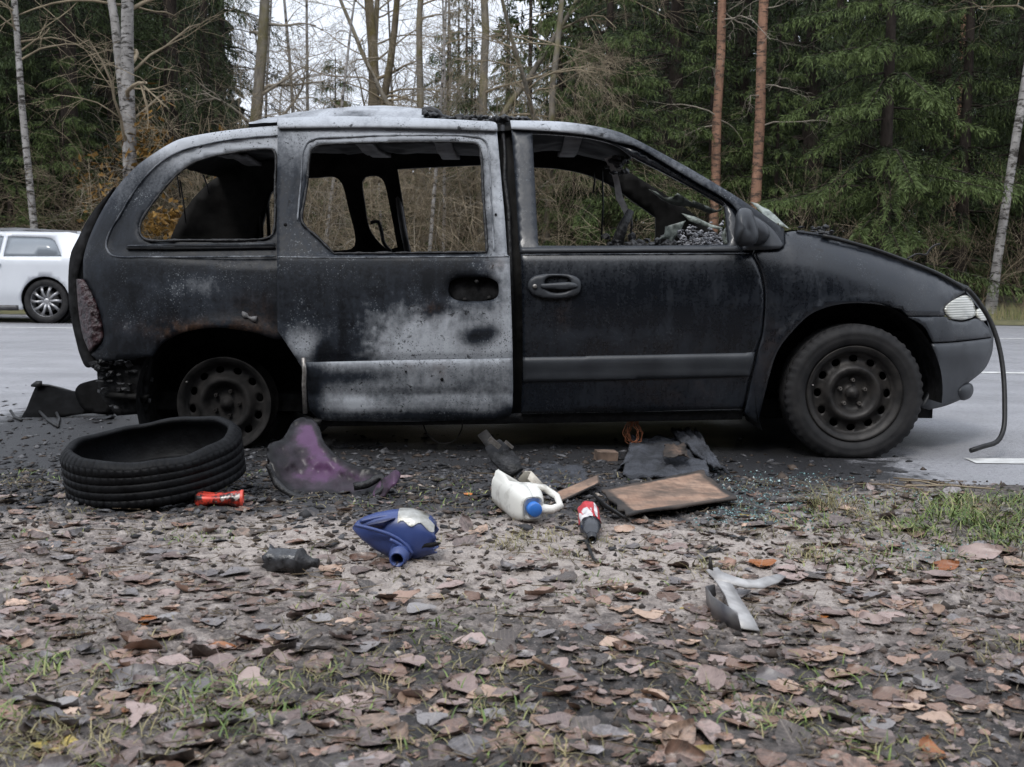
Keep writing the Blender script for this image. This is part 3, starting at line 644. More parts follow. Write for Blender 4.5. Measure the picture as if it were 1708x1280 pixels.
# --- far side, its sliding door pushed half back
YF = 2 * YC - Y0 - .15
def far(pts):
    out = []
    for p in pts:
        q = P(p[0], p[1], YF); x, y = proj((q.x, Y0 + .15, q.z)); out.append((x, y, 1) if len(p) > 2 else (x, y))
    return out
F_H1 = far([(425, 400, 1), (456, 326, 1), (480, 305), (538, 300), (564, 299), (576, 309), (583, 350), (589, 400), (580, 415), (500, 415)])
F_H2 = far([(609, 306), (615, 299), (636, 298), (645, 307), (652, 350), (659, 412, 1), (641, 415), (622, 396), (613, 377), (610, 340)])
F_H3 = far([(668, 287, 1), (803, 281), (846, 281, 1), (846, 640, 1), (684, 640, 1), (679, 420)])
F_H4 = far([(886, 284, 1), (932, 287), (977, 296), (1017, 313), (1060, 341), (1094, 363, 1), (1097, 400), (1094, 430, 1), (886, 430, 1)])
fo = [(139, 466, 1), (140, 426), (160, 371), (192, 317), (226, 279), (260, 254), (289, 237), (308, 230), (356, 221), (412, 214), (463, 210), (569, 206), (698, 207), (827, 210), (932, 204), (989, 211), (1031, 220), (1059, 232), (1101, 254), (1157, 285), (1214, 319), (1259, 350), (1308, 384), (1372, 394), (1451, 417), (1505, 435), (1559, 456), (1610, 485), (1650, 550), (1655, 588), (1618, 637), (1560, 684, 1), (1556, 640, 1), (1536, 541), (1500, 517), (1452, 508), (1401, 509), (1355, 524), (1321, 555), (1296, 590), (1264, 700, 1), (855, 692), (520, 700, 1), (500, 610), (470, 566), (430, 557), (360, 547), (306, 555), (270, 573), (245, 640), (243, 690, 1), (170, 680, 1), (150, 592)]
fs = panel('left_body_side', fo, [F_H1, F_H2, F_H3, F_H4], 'inner', mirror=True, thick=.05, step=14, res=9)
fp = [P(x, y, YF - .05) for x, y in ((657, 289), (664, 330), (672, 380), (681, 425))]
wpart('door_frame_highlight', *tube(fp, .02, 8), M['bow'], fs)  # pale strip painting the highlight on the frame edge
for x in (437, 449): wpart('window_bar', *tube([P(x - 3, 332, YF - .02), P(x, 400, YF - .02)], .012, 6), M['inner'], fs)
wpart('drooping_hose', *tube([P(x, y, YF - .15) for x, y in smooth_line([(618, 372), (630, 370), (636, 385), (640, 405), (652, 420)], 4, False)], .012, 6), M['char'], fs)
# roof: buckled sheet with a burnt-through hole, seen from inside
rl = smooth_line([(255, 262), (308, 236), (412, 221), (463, 214), (569, 213), (698, 215), (827, 219), (932, 210), (1031, 226), (1062, 240)], 9, False)
NU = 60; V = []; Fc = []
for i, (x, y) in enumerate(rl):
    a = PV(x, y, Y0 + float(inset(x, y)) + .03)
    for j in range(NU + 1):
        t = j / NU; w = math.sin(math.pi * t)
        sag = -.05 * w * float(sst(300, 450, x)) + .05 * w * (float(fbm(x * .02, t * 6, 4)) - .5)
        V.append((a[0] + (.0 if x > 330 else -.02 * w), a[1] * (1 - t) + (2 * YC - a[1]) * t, a[2] + .005 * w + sag))
hole = [(528, 272), (540, 265), (556, 263), (572, 264), (568, 268), (550, 269)]
for i in range(len(rl) - 1):
    for j in range(NU):
        b = i * (NU + 1) + j; q = [b, b + NU + 1, b + NU + 2, b + 1]; c = sum((Vector(V[k]) for k in q), Vector()) / 4
        x, y = proj(c)
        if inside(hole, np.array([x]), np.array([y]))[0] and j > 20: continue
        Fc.append(tuple(q))
roof = wpart('roof', V, Fc, M['inner'], van)
for x0, yy in ((330, 0), (600, 0), (735, 0), (960, 0)):
    i = min(range(len(rl)), key=lambda k: abs(rl[k][0] - x0)); pts = [Vector(V[i * (NU + 1) + j]) - Vector((0, 0, .018)) for j in range(2, NU - 1, 2)]
    wpart('roof_bow', *ribbon(pts, .085, .022), M['bow'], roof)
# sheet of roof skin sprung up along the near side
bl = smooth_line([(415, 213), (440, 206), (480, 193), (520, 185), (560, 180), (620, 177), (680, 179), (708, 183)], 10, False)
V = []; Fc = []; A = []
for i, (x, y) in enumerate(bl):
    t0 = i / (len(bl) - 1); n = PV(x, 207 - 6 * math.sin(math.pi * t0), Y0 + .27); r_ = PV(x, y, Y0 + .62); f_ = r_ + np.array([0, .8, -.10])
    for j in range(13):
        t = j / 12
        s_ = min(1., t / .5); q_ = max(0., (t - .5) / .5); p = (n * (1 - s_) + r_ * s_ if t < .5 else r_ * (1 - q_) + f_ * q_).copy(); p[2] += .02 * math.sin(math.pi * s_) * (t < .5)
        p[2] += .012 * (float(fbm(x * .05, t * 5)) - .5); V.append(p); A.append(.85 + .9 * (float(fbm(x * .035, t * 9 + 4, 4)) - .5) - .35 * float(blob(x, t, 600, .12, 40, .1)))
for i in range(len(bl) - 1):
    for j in range(12): b = i * 13 + j; Fc.append((b, b + 13, b + 14, b + 1))
o = wpart('buckled_roof_skin', V, Fc, M['burnt'], van); attr(o.data, 'ash', A); attr(o.data, 'rust', np.zeros(len(A)))
g = random.Random(4)
tag(wpart('charred_roof_lining', *lumps([PV(x, np.interp(x, [705, 735, 770, 845, 885], [190, 197, 197, 200, 201]) + g.uniform(-3, 4), Y0 + g.uniform(.32, .7)) for x in np.linspace(708, 884, 70)], .01, .03, 5), M['char'], van, False), kind='stuff')
wpart('curled_roof_edge', *tube([PV(x, y, Y0 + .5) for x, y in ((704, 186), (716, 186), (728, 190), (738, 197), (760, 199))], [.02, .028, .026, .018, .01], 8), M['char'], van)
# --- what is left inside
tag(wpart('dashboard_ash', *lumps([PV(g.uniform(1132, 1212), 412 - abs(g.gauss(0, 1)) * 14, Y0 + g.uniform(.3, .9)) for _ in range(260)], .004, .018, 8), simple('grey_ash', (.03, .03, .032), (.36, .36, .38), 40, .9, .5, 90), van, False), kind='stuff')
wpart('steering_column', *tube([PV(1052, 352, Y0 + .6), PV(1040, 375, Y0 + .58), PV(1026, 416, Y0 + .55)], [.02, .026, .034], 8), M['char'], van)
tag(wpart('charred_cowl_lumps', *lumps([PV(g.uniform(1008, 1135), 416 - abs(g.gauss(0, 1)) * 9, Y0 + g.uniform(.35, .8)) for _ in range(60)], .012, .04, 9), M['char'], van, False), kind='stuff')
hs_ = [PV(x, y, Y0 + .62) for x, y in ((1016, 262), (1024, 285), (1029, 305), (1033, 330), (1044, 352), (1050, 366))]
wpart('hanging_metal_strip', *ribbon(hs_, [.05, .03, .03, .035, .03, .02], .006, (0, 1, .2)), M['silver'], van, False)
tag(wpart('charred_mirror_mount', *lumps([PV(g.uniform(1008, 1050), g.uniform(258, 290), Y0 + g.uniform(.5, .8)) for _ in range(22)], .012, .035, 10), M['char'], van, False), kind='stuff')
for x, y0, y1 in ((1004, 282, 402), (990, 285, 322), (1052, 350, 400)):
    wpart('hanging_wire', *tube([PV(x, y0, Y0 + .7), PV(x + 2, (y0 + y1) / 2, Y0 + .7), PV(x - 1, y1, Y0 + .7)], .005, 5), M['char'], van)
for x, y0, y1 in ((297, 272, 330), (306, 300, 372), (345, 292, 325)):
    wpart('hanging_wire', *tube([PV(x - 6, y0, Y0 + .4), PV(x, (y0 + y1) / 2, Y0 + .4), PV(x + 4, y1, Y0 + .4)], .004, 5), M['char'], van)
M['torn_glass'] = simple('sooty_laminated_glass', (.05, .058, .052), (.30, .335, .30), 34, .35, .5, 60)
def sheet(name, pts, dep, mat='torn_glass', th=.006, st=6, parent=None):
    return panel(name, [(p[0], p[1], 1) for p in pts], (), mat, parent, thick=th, step=st, edge=0, dep=dep, extra=lambda x, y: .03 * pn(x, y, 4))
sheet('torn_windscreen', [(1082, 316), (1095, 320), (1108, 330), (1124, 328), (1130, 322), (1155, 338), (1156, 334), (1182, 345), (1196, 351), (1206, 346), (1201, 353), (1184, 357), (1168, 350), (1152, 345), (1134, 344), (1120, 341), (1104, 333)], lambda x, y: Y0 + .95 + .004 * (y - 330))
sheet('windscreen_edge', [(1137, 356), (1160, 362), (1185, 374), (1206, 380), (1204, 384), (1178, 379), (1150, 369)], lambda x, y: Y0 + .75)
sheet('glass_shard', [(1110, 378), (1144, 368), (1135, 385), (1117, 408), (1110, 398), (1095, 401), (1108, 391)], lambda x, y: Y0 + .5)
sheet('pale_shard', [(1203, 392), (1210, 380), (1214, 409), (1208, 408)], lambda x, y: Y0 + .25)
sheet('windscreen_flap', [(1252, 337), (1264, 340), (1271, 345), (1281, 349), (1292, 358), (1303, 369), (1318, 383), (1308, 378), (1300, 379), (1299, 372), (1290, 376), (1276, 379), (1280, 369), (1268, 366), (1272, 356)], lambda x, y: Y0 + .10 + .004 * (384 - y))
tag(wpart('cowl_debris', *lumps([PV(g.uniform(1325, 1390), np.interp(0, [0], [384]) + g.uniform(-6, 8), Y0 + g.uniform(.13, .4)) for _ in range(26)], .008, .024, 11), M['char'], van, False), kind='stuff')
# wires hanging below
wpart('hanging_cable_loop', *tube([PV(x, y, Y0 + .12) for x, y in smooth_line([(704, 700), (712, 722), (733, 739), (757, 736), (770, 716), (771, 700)], 4, False)], .0035, 5), M['rim'], van)
cw = []
for k in range(7):
    o_ = g.uniform(-7, 7); cw.append(tube([PV(x + o_ + g.uniform(-2, 2), y + g.uniform(-2, 2), Y0 + .14 + k * .004) for x, y in smooth_line([(1052, 686), (1050, 705), (1044, 722), (1050, 738), (1062, 738), (1066, 722), (1058, 704), (1066, 688)], 4, False)], .0022, 4))
wpart('copper_wires', *join(*cw), M['copper'], van)
# --- wheels
def rim_disc(R=.2):
    nh = 12; holes = [[(.168 * math.cos(a) + .017 * math.cos(b) * math.cos(a) - .021 * math.sin(b) * math.sin(a), .168 * math.sin(a) + .017 * math.cos(b) * math.sin(a) + .021 * math.sin(b) * math.cos(a)) for b in np.linspace(0, 2 * math.pi, 12, endpoint=False)] for a in np.linspace(0, 2 * math.pi, nh, endpoint=False)]
    V, T = triangulate([(R * math.cos(a), R * math.sin(a)) for a in np.linspace(0, 2 * math.pi, 72, endpoint=False)], holes, .011)
    r = np.hypot(V[:, 0], V[:, 1])
    y = np.interp(r, [0, .03, .035, .07, .085, .10, .115, .128, .14, .155, .19, .2], [-.045, -.045, -.03, -.03, -.037, -.065, -.079, -.076, -.058, -.045, -.04, -.05])
    return shell(np.stack([V[:, 0], y, V[:, 1]], 1), T[:, ::-1] * 1, np.array([0, .004, 0]))
_disc = rim_disc()
def wheel(px, py, yoff, tyre, rot, lab, rm='rim'):
    c = PV(px, py, Y0 + yoff)
    w = add('wheel', None, None, van); w.location = Vector(c) - worldpos(van); w.empty_display_size = .1
    tag(w, lab)
    mr = Matrix.Rotation(rot, 4, 'Y')
    def pt(name, vf, mat, par, sm=True): return add(name, mesh_of(name, *moved(vf, mr), sm), mat, par)
    rim = pt('rim', join(lathe([(.188, -.052), (.2, -.06), (.206, -.085), (.222, -.088), (.229, -.094), (.232, -.088), (.226, -.078), (.214, -.07), (.205, -.02), (.195, .03), (.21, .09), (.23, .1)], 72), _disc), M[rm], w)
    pt('hub', lathe([(0, -.066), (.014, -.066), (.018, -.06), (.03, -.056), (.034, -.03)], 20), M[rm], rim)
    for k in range(5):
        a = 2 * math.pi * k / 5 + .3
        pt('lug_nut', moved(lathe([(.004, -.058), (.008, -.058), (.0105, -.052), (.0105, -.03)], 6), Matrix.Translation((.063 * math.cos(a), 0, .063 * math.sin(a)))), M['nut' if tyre else 'rim'], rim, False)
    pt('valve', moved(tube([(0, -.09, 0), (.0, -.105, 0)], .004, 6), Matrix.Translation((-.205, 0, .04))), M['nut'], rim)
    pt('brake_drum', lathe([(0, .0), (.13, .0), (.14, .02), (.2, .025), (.2, .08)], 32), M['soot'], rim)
    if tyre:
        pr = [(.222, -.07), (.236, -.088), (.245, -.098), (.262, -.106), (.27, -.1075), (.285, -.105), (.29, -.107), (.305, -.1), (.322, -.09)]
        n = 6
        for i in range(n):
            y0_, y1_ = -.084 + .168 * i / n, -.084 + .168 * (i + 1) / n
            pr += [(.334, y0_ + .003), (.3345, (y0_ + y1_) / 2), (.334, y1_ - .004), (.326, y1_ - .003), (.326, y1_ + .001)]
        pr += [(.322, .09), (.29, .107), (.262, .106), (.236, .088), (.222, .07)]
        def wob(r, y, a, k):
            b = a + rot
            if r > .312 and (int((a / (2 * math.pi)) * 96 * 1) % 2) and abs(y) > .055: r -= .006
            z = r * math.sin(a)
            return r, y
        t = pt('tyre', lathe(pr, 192, wob=wob), M['tyre'], w, True)
        # flatten the contact patch
        zmin = -c[2] + .001
        inv = mr.inverted()
        for v in t.data.vertices:
            if v.co.z < zmin: v.co.z = zmin
    return w
wheel(1417, 654, .115, True, 0., 'front wheel on a sooty steel rim with worn tyre')
wr = wheel(381, 671, .2, False, .35, 'bare rear rim with its tyre burnt away', 'rim_burnt_shaded')
for w0 in [o for o in van.children if o.name.startswith('wheel') and o.type == 'EMPTY']:
    c = copy_tree(w0, van); c.location = (w0.location.x, -w0.location.y, w0.location.z); c.rotation_euler = (0, 0, math.pi)
    tag(c, 'wheel on the far side of the wreck')
# ------------------------------------------------------------------ the wood behind the road
def needle_mat(name, dark, lightc):
    k = N(name); v = k.coord('Object')
    g_ = k.n('NewGeometry'); isl = g_.outputs['Random Per Island']
    oi = k.n('ObjectInfo')
    t = k.math('ADD', k.math('MULTIPLY', isl, .55), k.math('MULTIPLY', k.noise(.9, 3, v), .7))
    t = k.math('ADD', t, k.math('MULTIPLY', k.math('SUBTRACT', oi.outputs['Random'], .5), .25))
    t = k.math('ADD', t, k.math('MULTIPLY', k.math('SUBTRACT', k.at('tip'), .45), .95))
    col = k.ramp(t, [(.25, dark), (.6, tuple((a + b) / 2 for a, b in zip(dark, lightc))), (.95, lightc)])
    return k.out(col, .65, 0, .25)
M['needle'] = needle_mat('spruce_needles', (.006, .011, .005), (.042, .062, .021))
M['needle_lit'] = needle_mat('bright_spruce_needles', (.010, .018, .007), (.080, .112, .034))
M['needle_pine'] = needle_mat('pine_needles', (.02, .03, .015), (.07, .09, .04))
M['dry_leaf'] = needle_mat('ochre_tree_leaves', (.14, .075, .015), (.42, .26, .06))
def bark(name, c1, c2, spots=None, zs=.25, sc=9, rough=.9, moss=None):
    k = N(name); v = k.coord('Object', (1, 1, zs)); w = k.coord('Object')
    col = k.ramp(k.noise(sc, 6, v, .65), [(.3, c1), (.7, c2)])
    if spots:
        v2 = k.coord('Object', (1, 1, 3.2)); sp = k.ramp(k.noise(5.5, 5, v2, .7), [(.50, 0.), (.60, 1.)])
        col = k.mix(sp, col, spots)
    if moss: col = k.mix(k.ramp(k.noise(3, 5, w), [(.45, 0.), (.7, .8)]), col, moss)
    k.bump(k.noise(sc * 4, 4, v), .5, .02)
    return k.out(col, rough, 0, .2)
M['birch'] = bark('birch_bark', (.17, .16, .15), (.36, .345, .33), (.04, .036, .032), .6, 6)
M['aspen'] = bark('grey_bark', (.10, .09, .075), (.23, .205, .17), None, .3, 8, moss=(.13, .115, .035))
M['oak'] = bark('brown_mossy_bark', (.09, .075, .055), (.2, .165, .12), None, .25, 8, moss=(.11, .09, .025))
M['pine'] = bark('orange_pine_bark', (.16, .09, .062), (.34, .195, .13), (.07, .05, .04), .35, 7)
M['spruce_bark'] = bark('spruce_bark', (.018, .014, .012), (.05, .04, .033), None, .4, 10)
M['twig'] = simple('bare_twigs', (.14, .11, .072), (.30, .245, .165), 3, .9, 0)
M['twig_grey'] = simple('grey_twigs', (.14, .12, .095), (.30, .265, .21), 3, .9, 0)
M['twig_dark'] = simple('brown_twigs', (.07, .052, .034), (.17, .13, .082), 3, .9, 0)

class Sticks:                              # many thin tubes in one mesh, sides by thickness
    def __init__(s): s.V = []; s.Q = []; s.n = 0
    def add(s, pts, rad, sides=3):
        pts = np.asarray(pts, float); k = len(pts)
        t = np.gradient(pts, axis=0); t /= np.linalg.norm(t, axis=1)[:, None] + 1e-9
        ref = np.array([.31, .77, .2]) if abs(t[0][2]) > .8 else np.array([0, 0, 1.])
        u = np.cross(t, ref); u /= np.linalg.norm(u, axis=1)[:, None] + 1e-9; w = np.cross(t, u)
        a = np.arange(sides) * 2 * np.pi / sides
        ring = pts[:, None, :] + (u[:, None, :] * np.cos(a)[None, :, None] + w[:, None, :] * np.sin(a)[None, :, None]) * np.asarray(rad)[:, None, None]
        s.V.append(ring.reshape(-1, 3)); i = np.arange(k - 1)[:, None] * sides; j = np.arange(sides)[None, :]
        s.Q.append((np.stack([i + j, i + (j + 1) % sides, i + sides + (j + 1) % sides, i + sides + j], -1) + s.n).reshape(-1, 4)); s.n += k * sides
    def mesh(s, name): return mesh_of(name, np.vstack(s.V), np.vstack(s.Q), True)

def wander(R, p, d, L, n, bend, grav, jit=.12):
    pts = [np.array(p, float)]; d = np.array(d, float); d /= np.linalg.norm(d); st = L / n
    for i in range(n):
        d = d + R.normal(0, jit, 3) + np.array([0, 0, grav]) + bend
        d /= np.linalg.norm(d); pts.append(pts[-1] + d * st)
    return np.array(pts)
def twigs(R, S_, p, d, L, r, lev, grav, spread, n=5, dens=1.0, jit=.13):
    pts = wander(R, p, d, L, n, 0, grav, jit); S_.add(pts, np.linspace(r, r * .35, n + 1), 5 if r > .03 else (4 if r > .012 else 3))
    if lev <= 0: return
    m_ = max(2, int(R.poisson((3.2 + L * 1.2) * dens)))
    for _ in range(m_):
        t = R.uniform(.25, 1.0); i = min(n - 1, int(t * n)); f = t * n - i
        q = pts[i] * (1 - f) + pts[i + 1] * f; dd = pts[i + 1] - pts[i]; dd /= np.linalg.norm(dd)
        x = R.normal(0, 1, 3); x -= dd * x.dot(dd); x /= np.linalg.norm(x)
        nd = dd * math.cos(spread) + x * math.sin(spread)
        twigs(R, S_, q, nd, L * R.uniform(.38, .62), max(.0035, r * .5 * (1 - .5 * t)), lev - 1, grav, spread, max(3, n - 1), dens, jit)

def bare_tree(seed, Hh, r, first, nb, lev=3, Lb=3.0, grav=-.02, lean=0., fork=None, dens=1., up=.9, curve=.02, upto=1.):
    R = np.random.RandomState(seed); T = Sticks(); B = Sticks()
    tr = wander(R, (0, 0, -.15), (lean, 0, 1), Hh, 16, 0, .02, curve); rad = r * (1 - .75 * np.linspace(0, 1, 17)); rad[0] *= 1.35
    T.add(tr, rad, 10)
    stems = [(tr, rad)]
    if fork:
        for z0, ang, s in fork:
            i = int(z0 / Hh * 16); q = wander(R, tr[i], (math.sin(ang), R.uniform(-.15, .15), math.cos(ang)), Hh * s, 12, 0, .03, .05); rr = np.linspace(rad[i] * .75, .02, 13)
            T.add(q, rr, 8); stems.append((q, rr))
    for _ in range(nb):
        q, rr = stems[R.randint(len(stems))]
        n = len(q) - 1; z = first + (upto * Hh - first) * R.beta(1.1, 1.5)
        i = int(np.clip(np.searchsorted(q[:, 2], z), 1, n - 1)); f = R.rand(); p = q[i - 1] * (1 - f) + q[i] * f
        a = R.uniform(0, 6.283); d = (math.cos(a), math.sin(a), R.uniform(.1, up))
        L = Lb * R.uniform(.5, 1.1) * (1 - .45 * (p[2] / Hh)); twigs(R, B, p, d, L, max(.012, rr[i] * .38), lev, grav, .7, 6, dens)
    return T.mesh('trunk'), B.mesh('crown')

def shrub(seed, Hh, ns, lev=3, grav=-.03, spread=.6, r=.02, dens=1., wide=.5):
    R = np.random.RandomState(seed); B = Sticks()
    for _ in range(ns):
        a = R.uniform(0, 6.283); t = R.uniform(0, wide)
        twigs(R, B, (R.normal(0, .35), R.normal(0, .35), -.05), (math.cos(a) * t, math.sin(a) * t, 1), Hh * R.uniform(.55, 1.), r * R.uniform(.6, 1.2), lev, grav, spread, 7, dens)
    return B.mesh('branches')

def spruce(seed, Hh, Rm, zb, droop=.35, fine=1., whorl=.36, dense_to=99., hang=.9, ragged=.25, skirt=1., nb_=6):
    R = np.random.RandomState(seed); T = Sticks()
    T.add(np.stack([np.zeros(12), np.zeros(12), np.linspace(-.2, Hh, 12)], 1), np.linspace(.012 * Hh, .01, 12), 9)
    C, D, L_, Wd, TP = [], [], [], [], []
    z = zb
    while z < Hh - .2:
        rel = (z - zb) / (Hh - zb); hi = z > dense_to
        nbr = nb_ if not hi else 4
        for k in range(nbr + (3 if not hi else 0)):
            az = R.uniform(0, 6.283); L = (1 if k < nbr else .38) * Rm * (1 - rel) ** .75 * R.uniform(1 - ragged, 1.1) * (skirt if rel < .1 else 1) + .15
            zz = z + R.uniform(-.15, .15); dr = droop * R.uniform(.6, 1.4)
            u = np.array([math.cos(az), math.sin(az), 0]); sd = np.array([-u[1], u[0], 0])
            tt = np.linspace(0, 1, 7); path = u[None] * (L * tt)[:, None]; path[:, 2] = zz + L * (.12 * tt - dr * tt ** 2 * 1.6 + dr * .75 * tt ** 3.2)
            path = path + sd[None] * (R.normal(0, .06) * L * tt ** 2)[:, None]
            T.add(path[[0, 2, 4, 6]], np.array([.012 * L + .004, .008 * L + .003, .004 * L + .003, .003]), 3)
            nbl = max(4, int(L / (.055 if not hi else .2) * fine))
            t = np.sort(R.uniform(.12, 1., nbl) ** .85); side = np.where(np.arange(nbl) % 2, 1., -1.)
            base = np.stack([np.interp(t, tt, path[:, c]) for c in range(3)], 1)
            bl = (.14 + .36 * np.sqrt(L / 3.) * (1 - t * .75)) * R.uniform(.6, 1.25, nbl)
            ns = 7 if not hi else 4
            s = (np.arange(ns) + R.uniform(0, 1, (nbl, ns))) / ns
            fwd = .55; hg = hang * R.uniform(.5, 1.3, nbl)
            dx = (u[None, :] * fwd + sd[None, :] * side[:, None] * R.uniform(.5, 1.1, nbl)[:, None])
            pos = base[:, None, :] + dx[:, None, :] * (bl[:, None] * (s - .35 * s ** 2))[..., None]
            pos[..., 2] -= (bl * hg)[:, None] * s ** 1.6
            dv = dx[:, None, :] * (1 - .7 * s)[..., None]; dv[..., 2] -= (hg[:, None] * 1.5 * s ** .6)
            dv = dv / np.linalg.norm(dv, axis=2)[..., None]
            dv = dv + R.normal(0, .36, dv.shape); C.append(pos.reshape(-1, 3)); D.append(dv.reshape(-1, 3))
            q = .105 if not hi else .26
            L_.append(R.uniform(.7, 1.35, nbl * ns) * q); Wd.append(R.uniform(.7, 1.3, nbl * ns) * (.016 if not hi else .075))
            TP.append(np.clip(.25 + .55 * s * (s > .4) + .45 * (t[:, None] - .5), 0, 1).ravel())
            # tufts along the limb itself
            m_ = max(3, int(L / .1)); t2 = R.uniform(.1, 1, m_); b2 = np.stack([np.interp(t2, tt, path[:, c]) for c in range(3)], 1)
            C.append(b2 + R.normal(0, .02, b2.shape)); D.append(u[None] + R.normal(0, .5, b2.shape)); L_.append(R.uniform(.08, .16, m_)); Wd.append(R.uniform(.02, .03, m_)); TP.append(.3 + .5 * t2)
        z += whorl * R.uniform(.7, 1.3) * (1 if not hi else 1.5)
    C = np.vstack(C); D = np.vstack(D); L_ = np.concatenate(L_); Wd = np.concatenate(Wd); D /= np.linalg.norm(D, axis=1)[:, None] + 1e-9
    x = R.normal(0, 1, D.shape); w = np.cross(D, x); w /= np.linalg.norm(w, axis=1)[:, None] + 1e-9
    n = len(C); V = np.empty((n, 4, 3))
    V[:, 0] = C; V[:, 1] = C + D * (L_ * .4)[:, None] + w * (Wd / 2)[:, None]; V[:, 2] = C + D * L_[:, None]; V[:, 3] = C + D * (L_ * .4)[:, None] - w * (Wd / 2)[:, None]
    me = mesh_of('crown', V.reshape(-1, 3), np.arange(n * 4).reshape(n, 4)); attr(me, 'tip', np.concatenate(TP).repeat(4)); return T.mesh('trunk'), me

SP = {'full': spruce(11, 12, 2.9, .35, .50, 2.7, .66, 7.0, .8, .42, 1., 5), 'tall': spruce(12, 20, 2.6, .8, .5, 1.1, .58, 9, 1.1, .35), 'ragged': spruce(13, 19, 2.3, 2.0, .5, 1.1, .6, 9, 1.2, .5), 'young': spruce(14, 6.5, 1.7, .15, .3, 1.8, .42, 99, .6, .3)}
def tree(name, meshes, mats, loc, rz, sc, label, cat, group=None, sq=1.):
    o = thing(name, label, cat, loc, (0, 0, rz), group); o.scale = (sc * sq, sc * sq, sc)
    for nm, me, mt in zip(('trunk', 'crown'), meshes, mats): add(nm, me, mt, o)
    return o
def gnd(px, Y): d = ray(px, 450); return Vector((d.x / d.y * Y, Y, .15))
GREEN = 'spruces of the wood behind the road'
def sp(kind, px, Y, sc, label, rz=None, mat='needle', sq=1.):
    return tree('spruce_tree', SP[kind], (M['spruce_bark'], M[mat]), gnd(px, Y), rnd.uniform(0, 6.3) if rz is None else rz, sc, label, 'tree', GREEN, sq)
# the ones that stand out
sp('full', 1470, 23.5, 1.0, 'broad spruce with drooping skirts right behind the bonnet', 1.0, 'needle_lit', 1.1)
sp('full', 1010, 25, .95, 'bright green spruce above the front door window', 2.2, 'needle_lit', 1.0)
sp('tall', 1120, 29, 1.0, 'dark spruce left of the two orange pine trunks', 3.0)
sp('tall', 1230, 30, 1.05, 'dark spruce between the two orange pine trunks', 4.0)
sp('tall', 1345, 29, 1.05, 'dark spruce just right of the orange pine trunks', 5.0)
sp('full', 1600, 26, 1.1, 'spruce between the broad spruce and the leaning grey birch', .4)
sp('tall', 1700, 28, 1.0, 'spruce behind the leaning birch at the right edge', 1.4)
sp('tall', 1560, 31, 1.1, 'tall dark spruce rising behind the broad spruce', 2.4)
sp('tall', 1440, 33, 1.1, 'tall dark spruce in the rear right of the wood', 5.4)
sp('ragged', 120, 25, 1.0, 'ragged dark spruce between the two left birches', 1.1)
sp('tall', -20, 26, 1.05, 'dark spruce at the left edge behind the passing car', 2.0)
sp('tall', 60, 29, 1.1, 'dark spruce behind the thin left birch', .2)
sp('ragged', 290, 27, .95, 'ragged spruce right of the forked birch', 4.1)
sp('tall', 180, 31, 1.1, 'dark spruce behind the forked birch', 3.3)
sp('ragged', 345, 33, .85, 'slim spruce beside the bright gap of sky', 5.1, sq=.9)
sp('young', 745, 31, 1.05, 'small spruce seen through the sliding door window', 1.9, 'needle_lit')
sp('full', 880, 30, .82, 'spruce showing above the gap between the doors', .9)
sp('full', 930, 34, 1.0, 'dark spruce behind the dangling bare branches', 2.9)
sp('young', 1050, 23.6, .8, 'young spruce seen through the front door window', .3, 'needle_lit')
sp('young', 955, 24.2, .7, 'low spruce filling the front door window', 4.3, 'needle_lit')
sp('young', 1290, 25, .9, 'low spruce at the foot of the orange pines', 1.3)
sp('young', 110, 24, .75, 'low spruce in the wood above the passing car', 3.4)
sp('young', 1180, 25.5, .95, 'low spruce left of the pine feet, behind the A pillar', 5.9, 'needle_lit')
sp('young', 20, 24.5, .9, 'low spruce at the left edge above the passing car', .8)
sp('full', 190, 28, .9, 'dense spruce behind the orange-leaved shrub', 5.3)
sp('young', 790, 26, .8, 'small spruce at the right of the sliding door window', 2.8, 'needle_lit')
sp('young', 560, 28, .85, 'small spruce low behind the far rear window', 1.2)
# deeper ranks, filling the wood; lower in the gap where the sky shows
for row, (Yr, st) in enumerate(((38, 95), (45, 85), (54, 75))):
    px = -120 + row * 33
    while px < 1850:
        q = px + rnd.uniform(-25, 25); gap = 370 < q < 720; Y = Yr + rnd.uniform(-2, 2)
        if gap: sp('young', q, Y, rnd.uniform(.45, .75) * Yr / 40, 'small far spruce low in the gap of the wood')
        elif 720 <= q < 920: sp('ragged', q, Y, rnd.uniform(.42, .6) * Yr / 40, 'middling far spruce near the gap of the wood')
        else: sp(('tall', 'ragged', 'tall')[rnd.randrange(3)], q, Y, rnd.uniform(.95, 1.2), 'far dark spruce deep in the wood')
        px += st * rnd.uniform(.8, 1.2) * (1.4 if gap else 1)
for side_ in (-1, 1):                       # the wood goes on past both edges of the view
    for i in range(17):
        Y = (25, 31, 39, 47)[i % 4] + rnd.uniform(-2, 2); q = (-130 - i * 62 if side_ < 0 else 1830 + i * 62)
        sp(('tall', 'full', 'ragged', 'tall')[i % 4], q, Y, rnd.uniform(.95, 1.15), 'spruce of the wood past the %s edge of the view' % ('left' if side_ < 0 else 'right'))
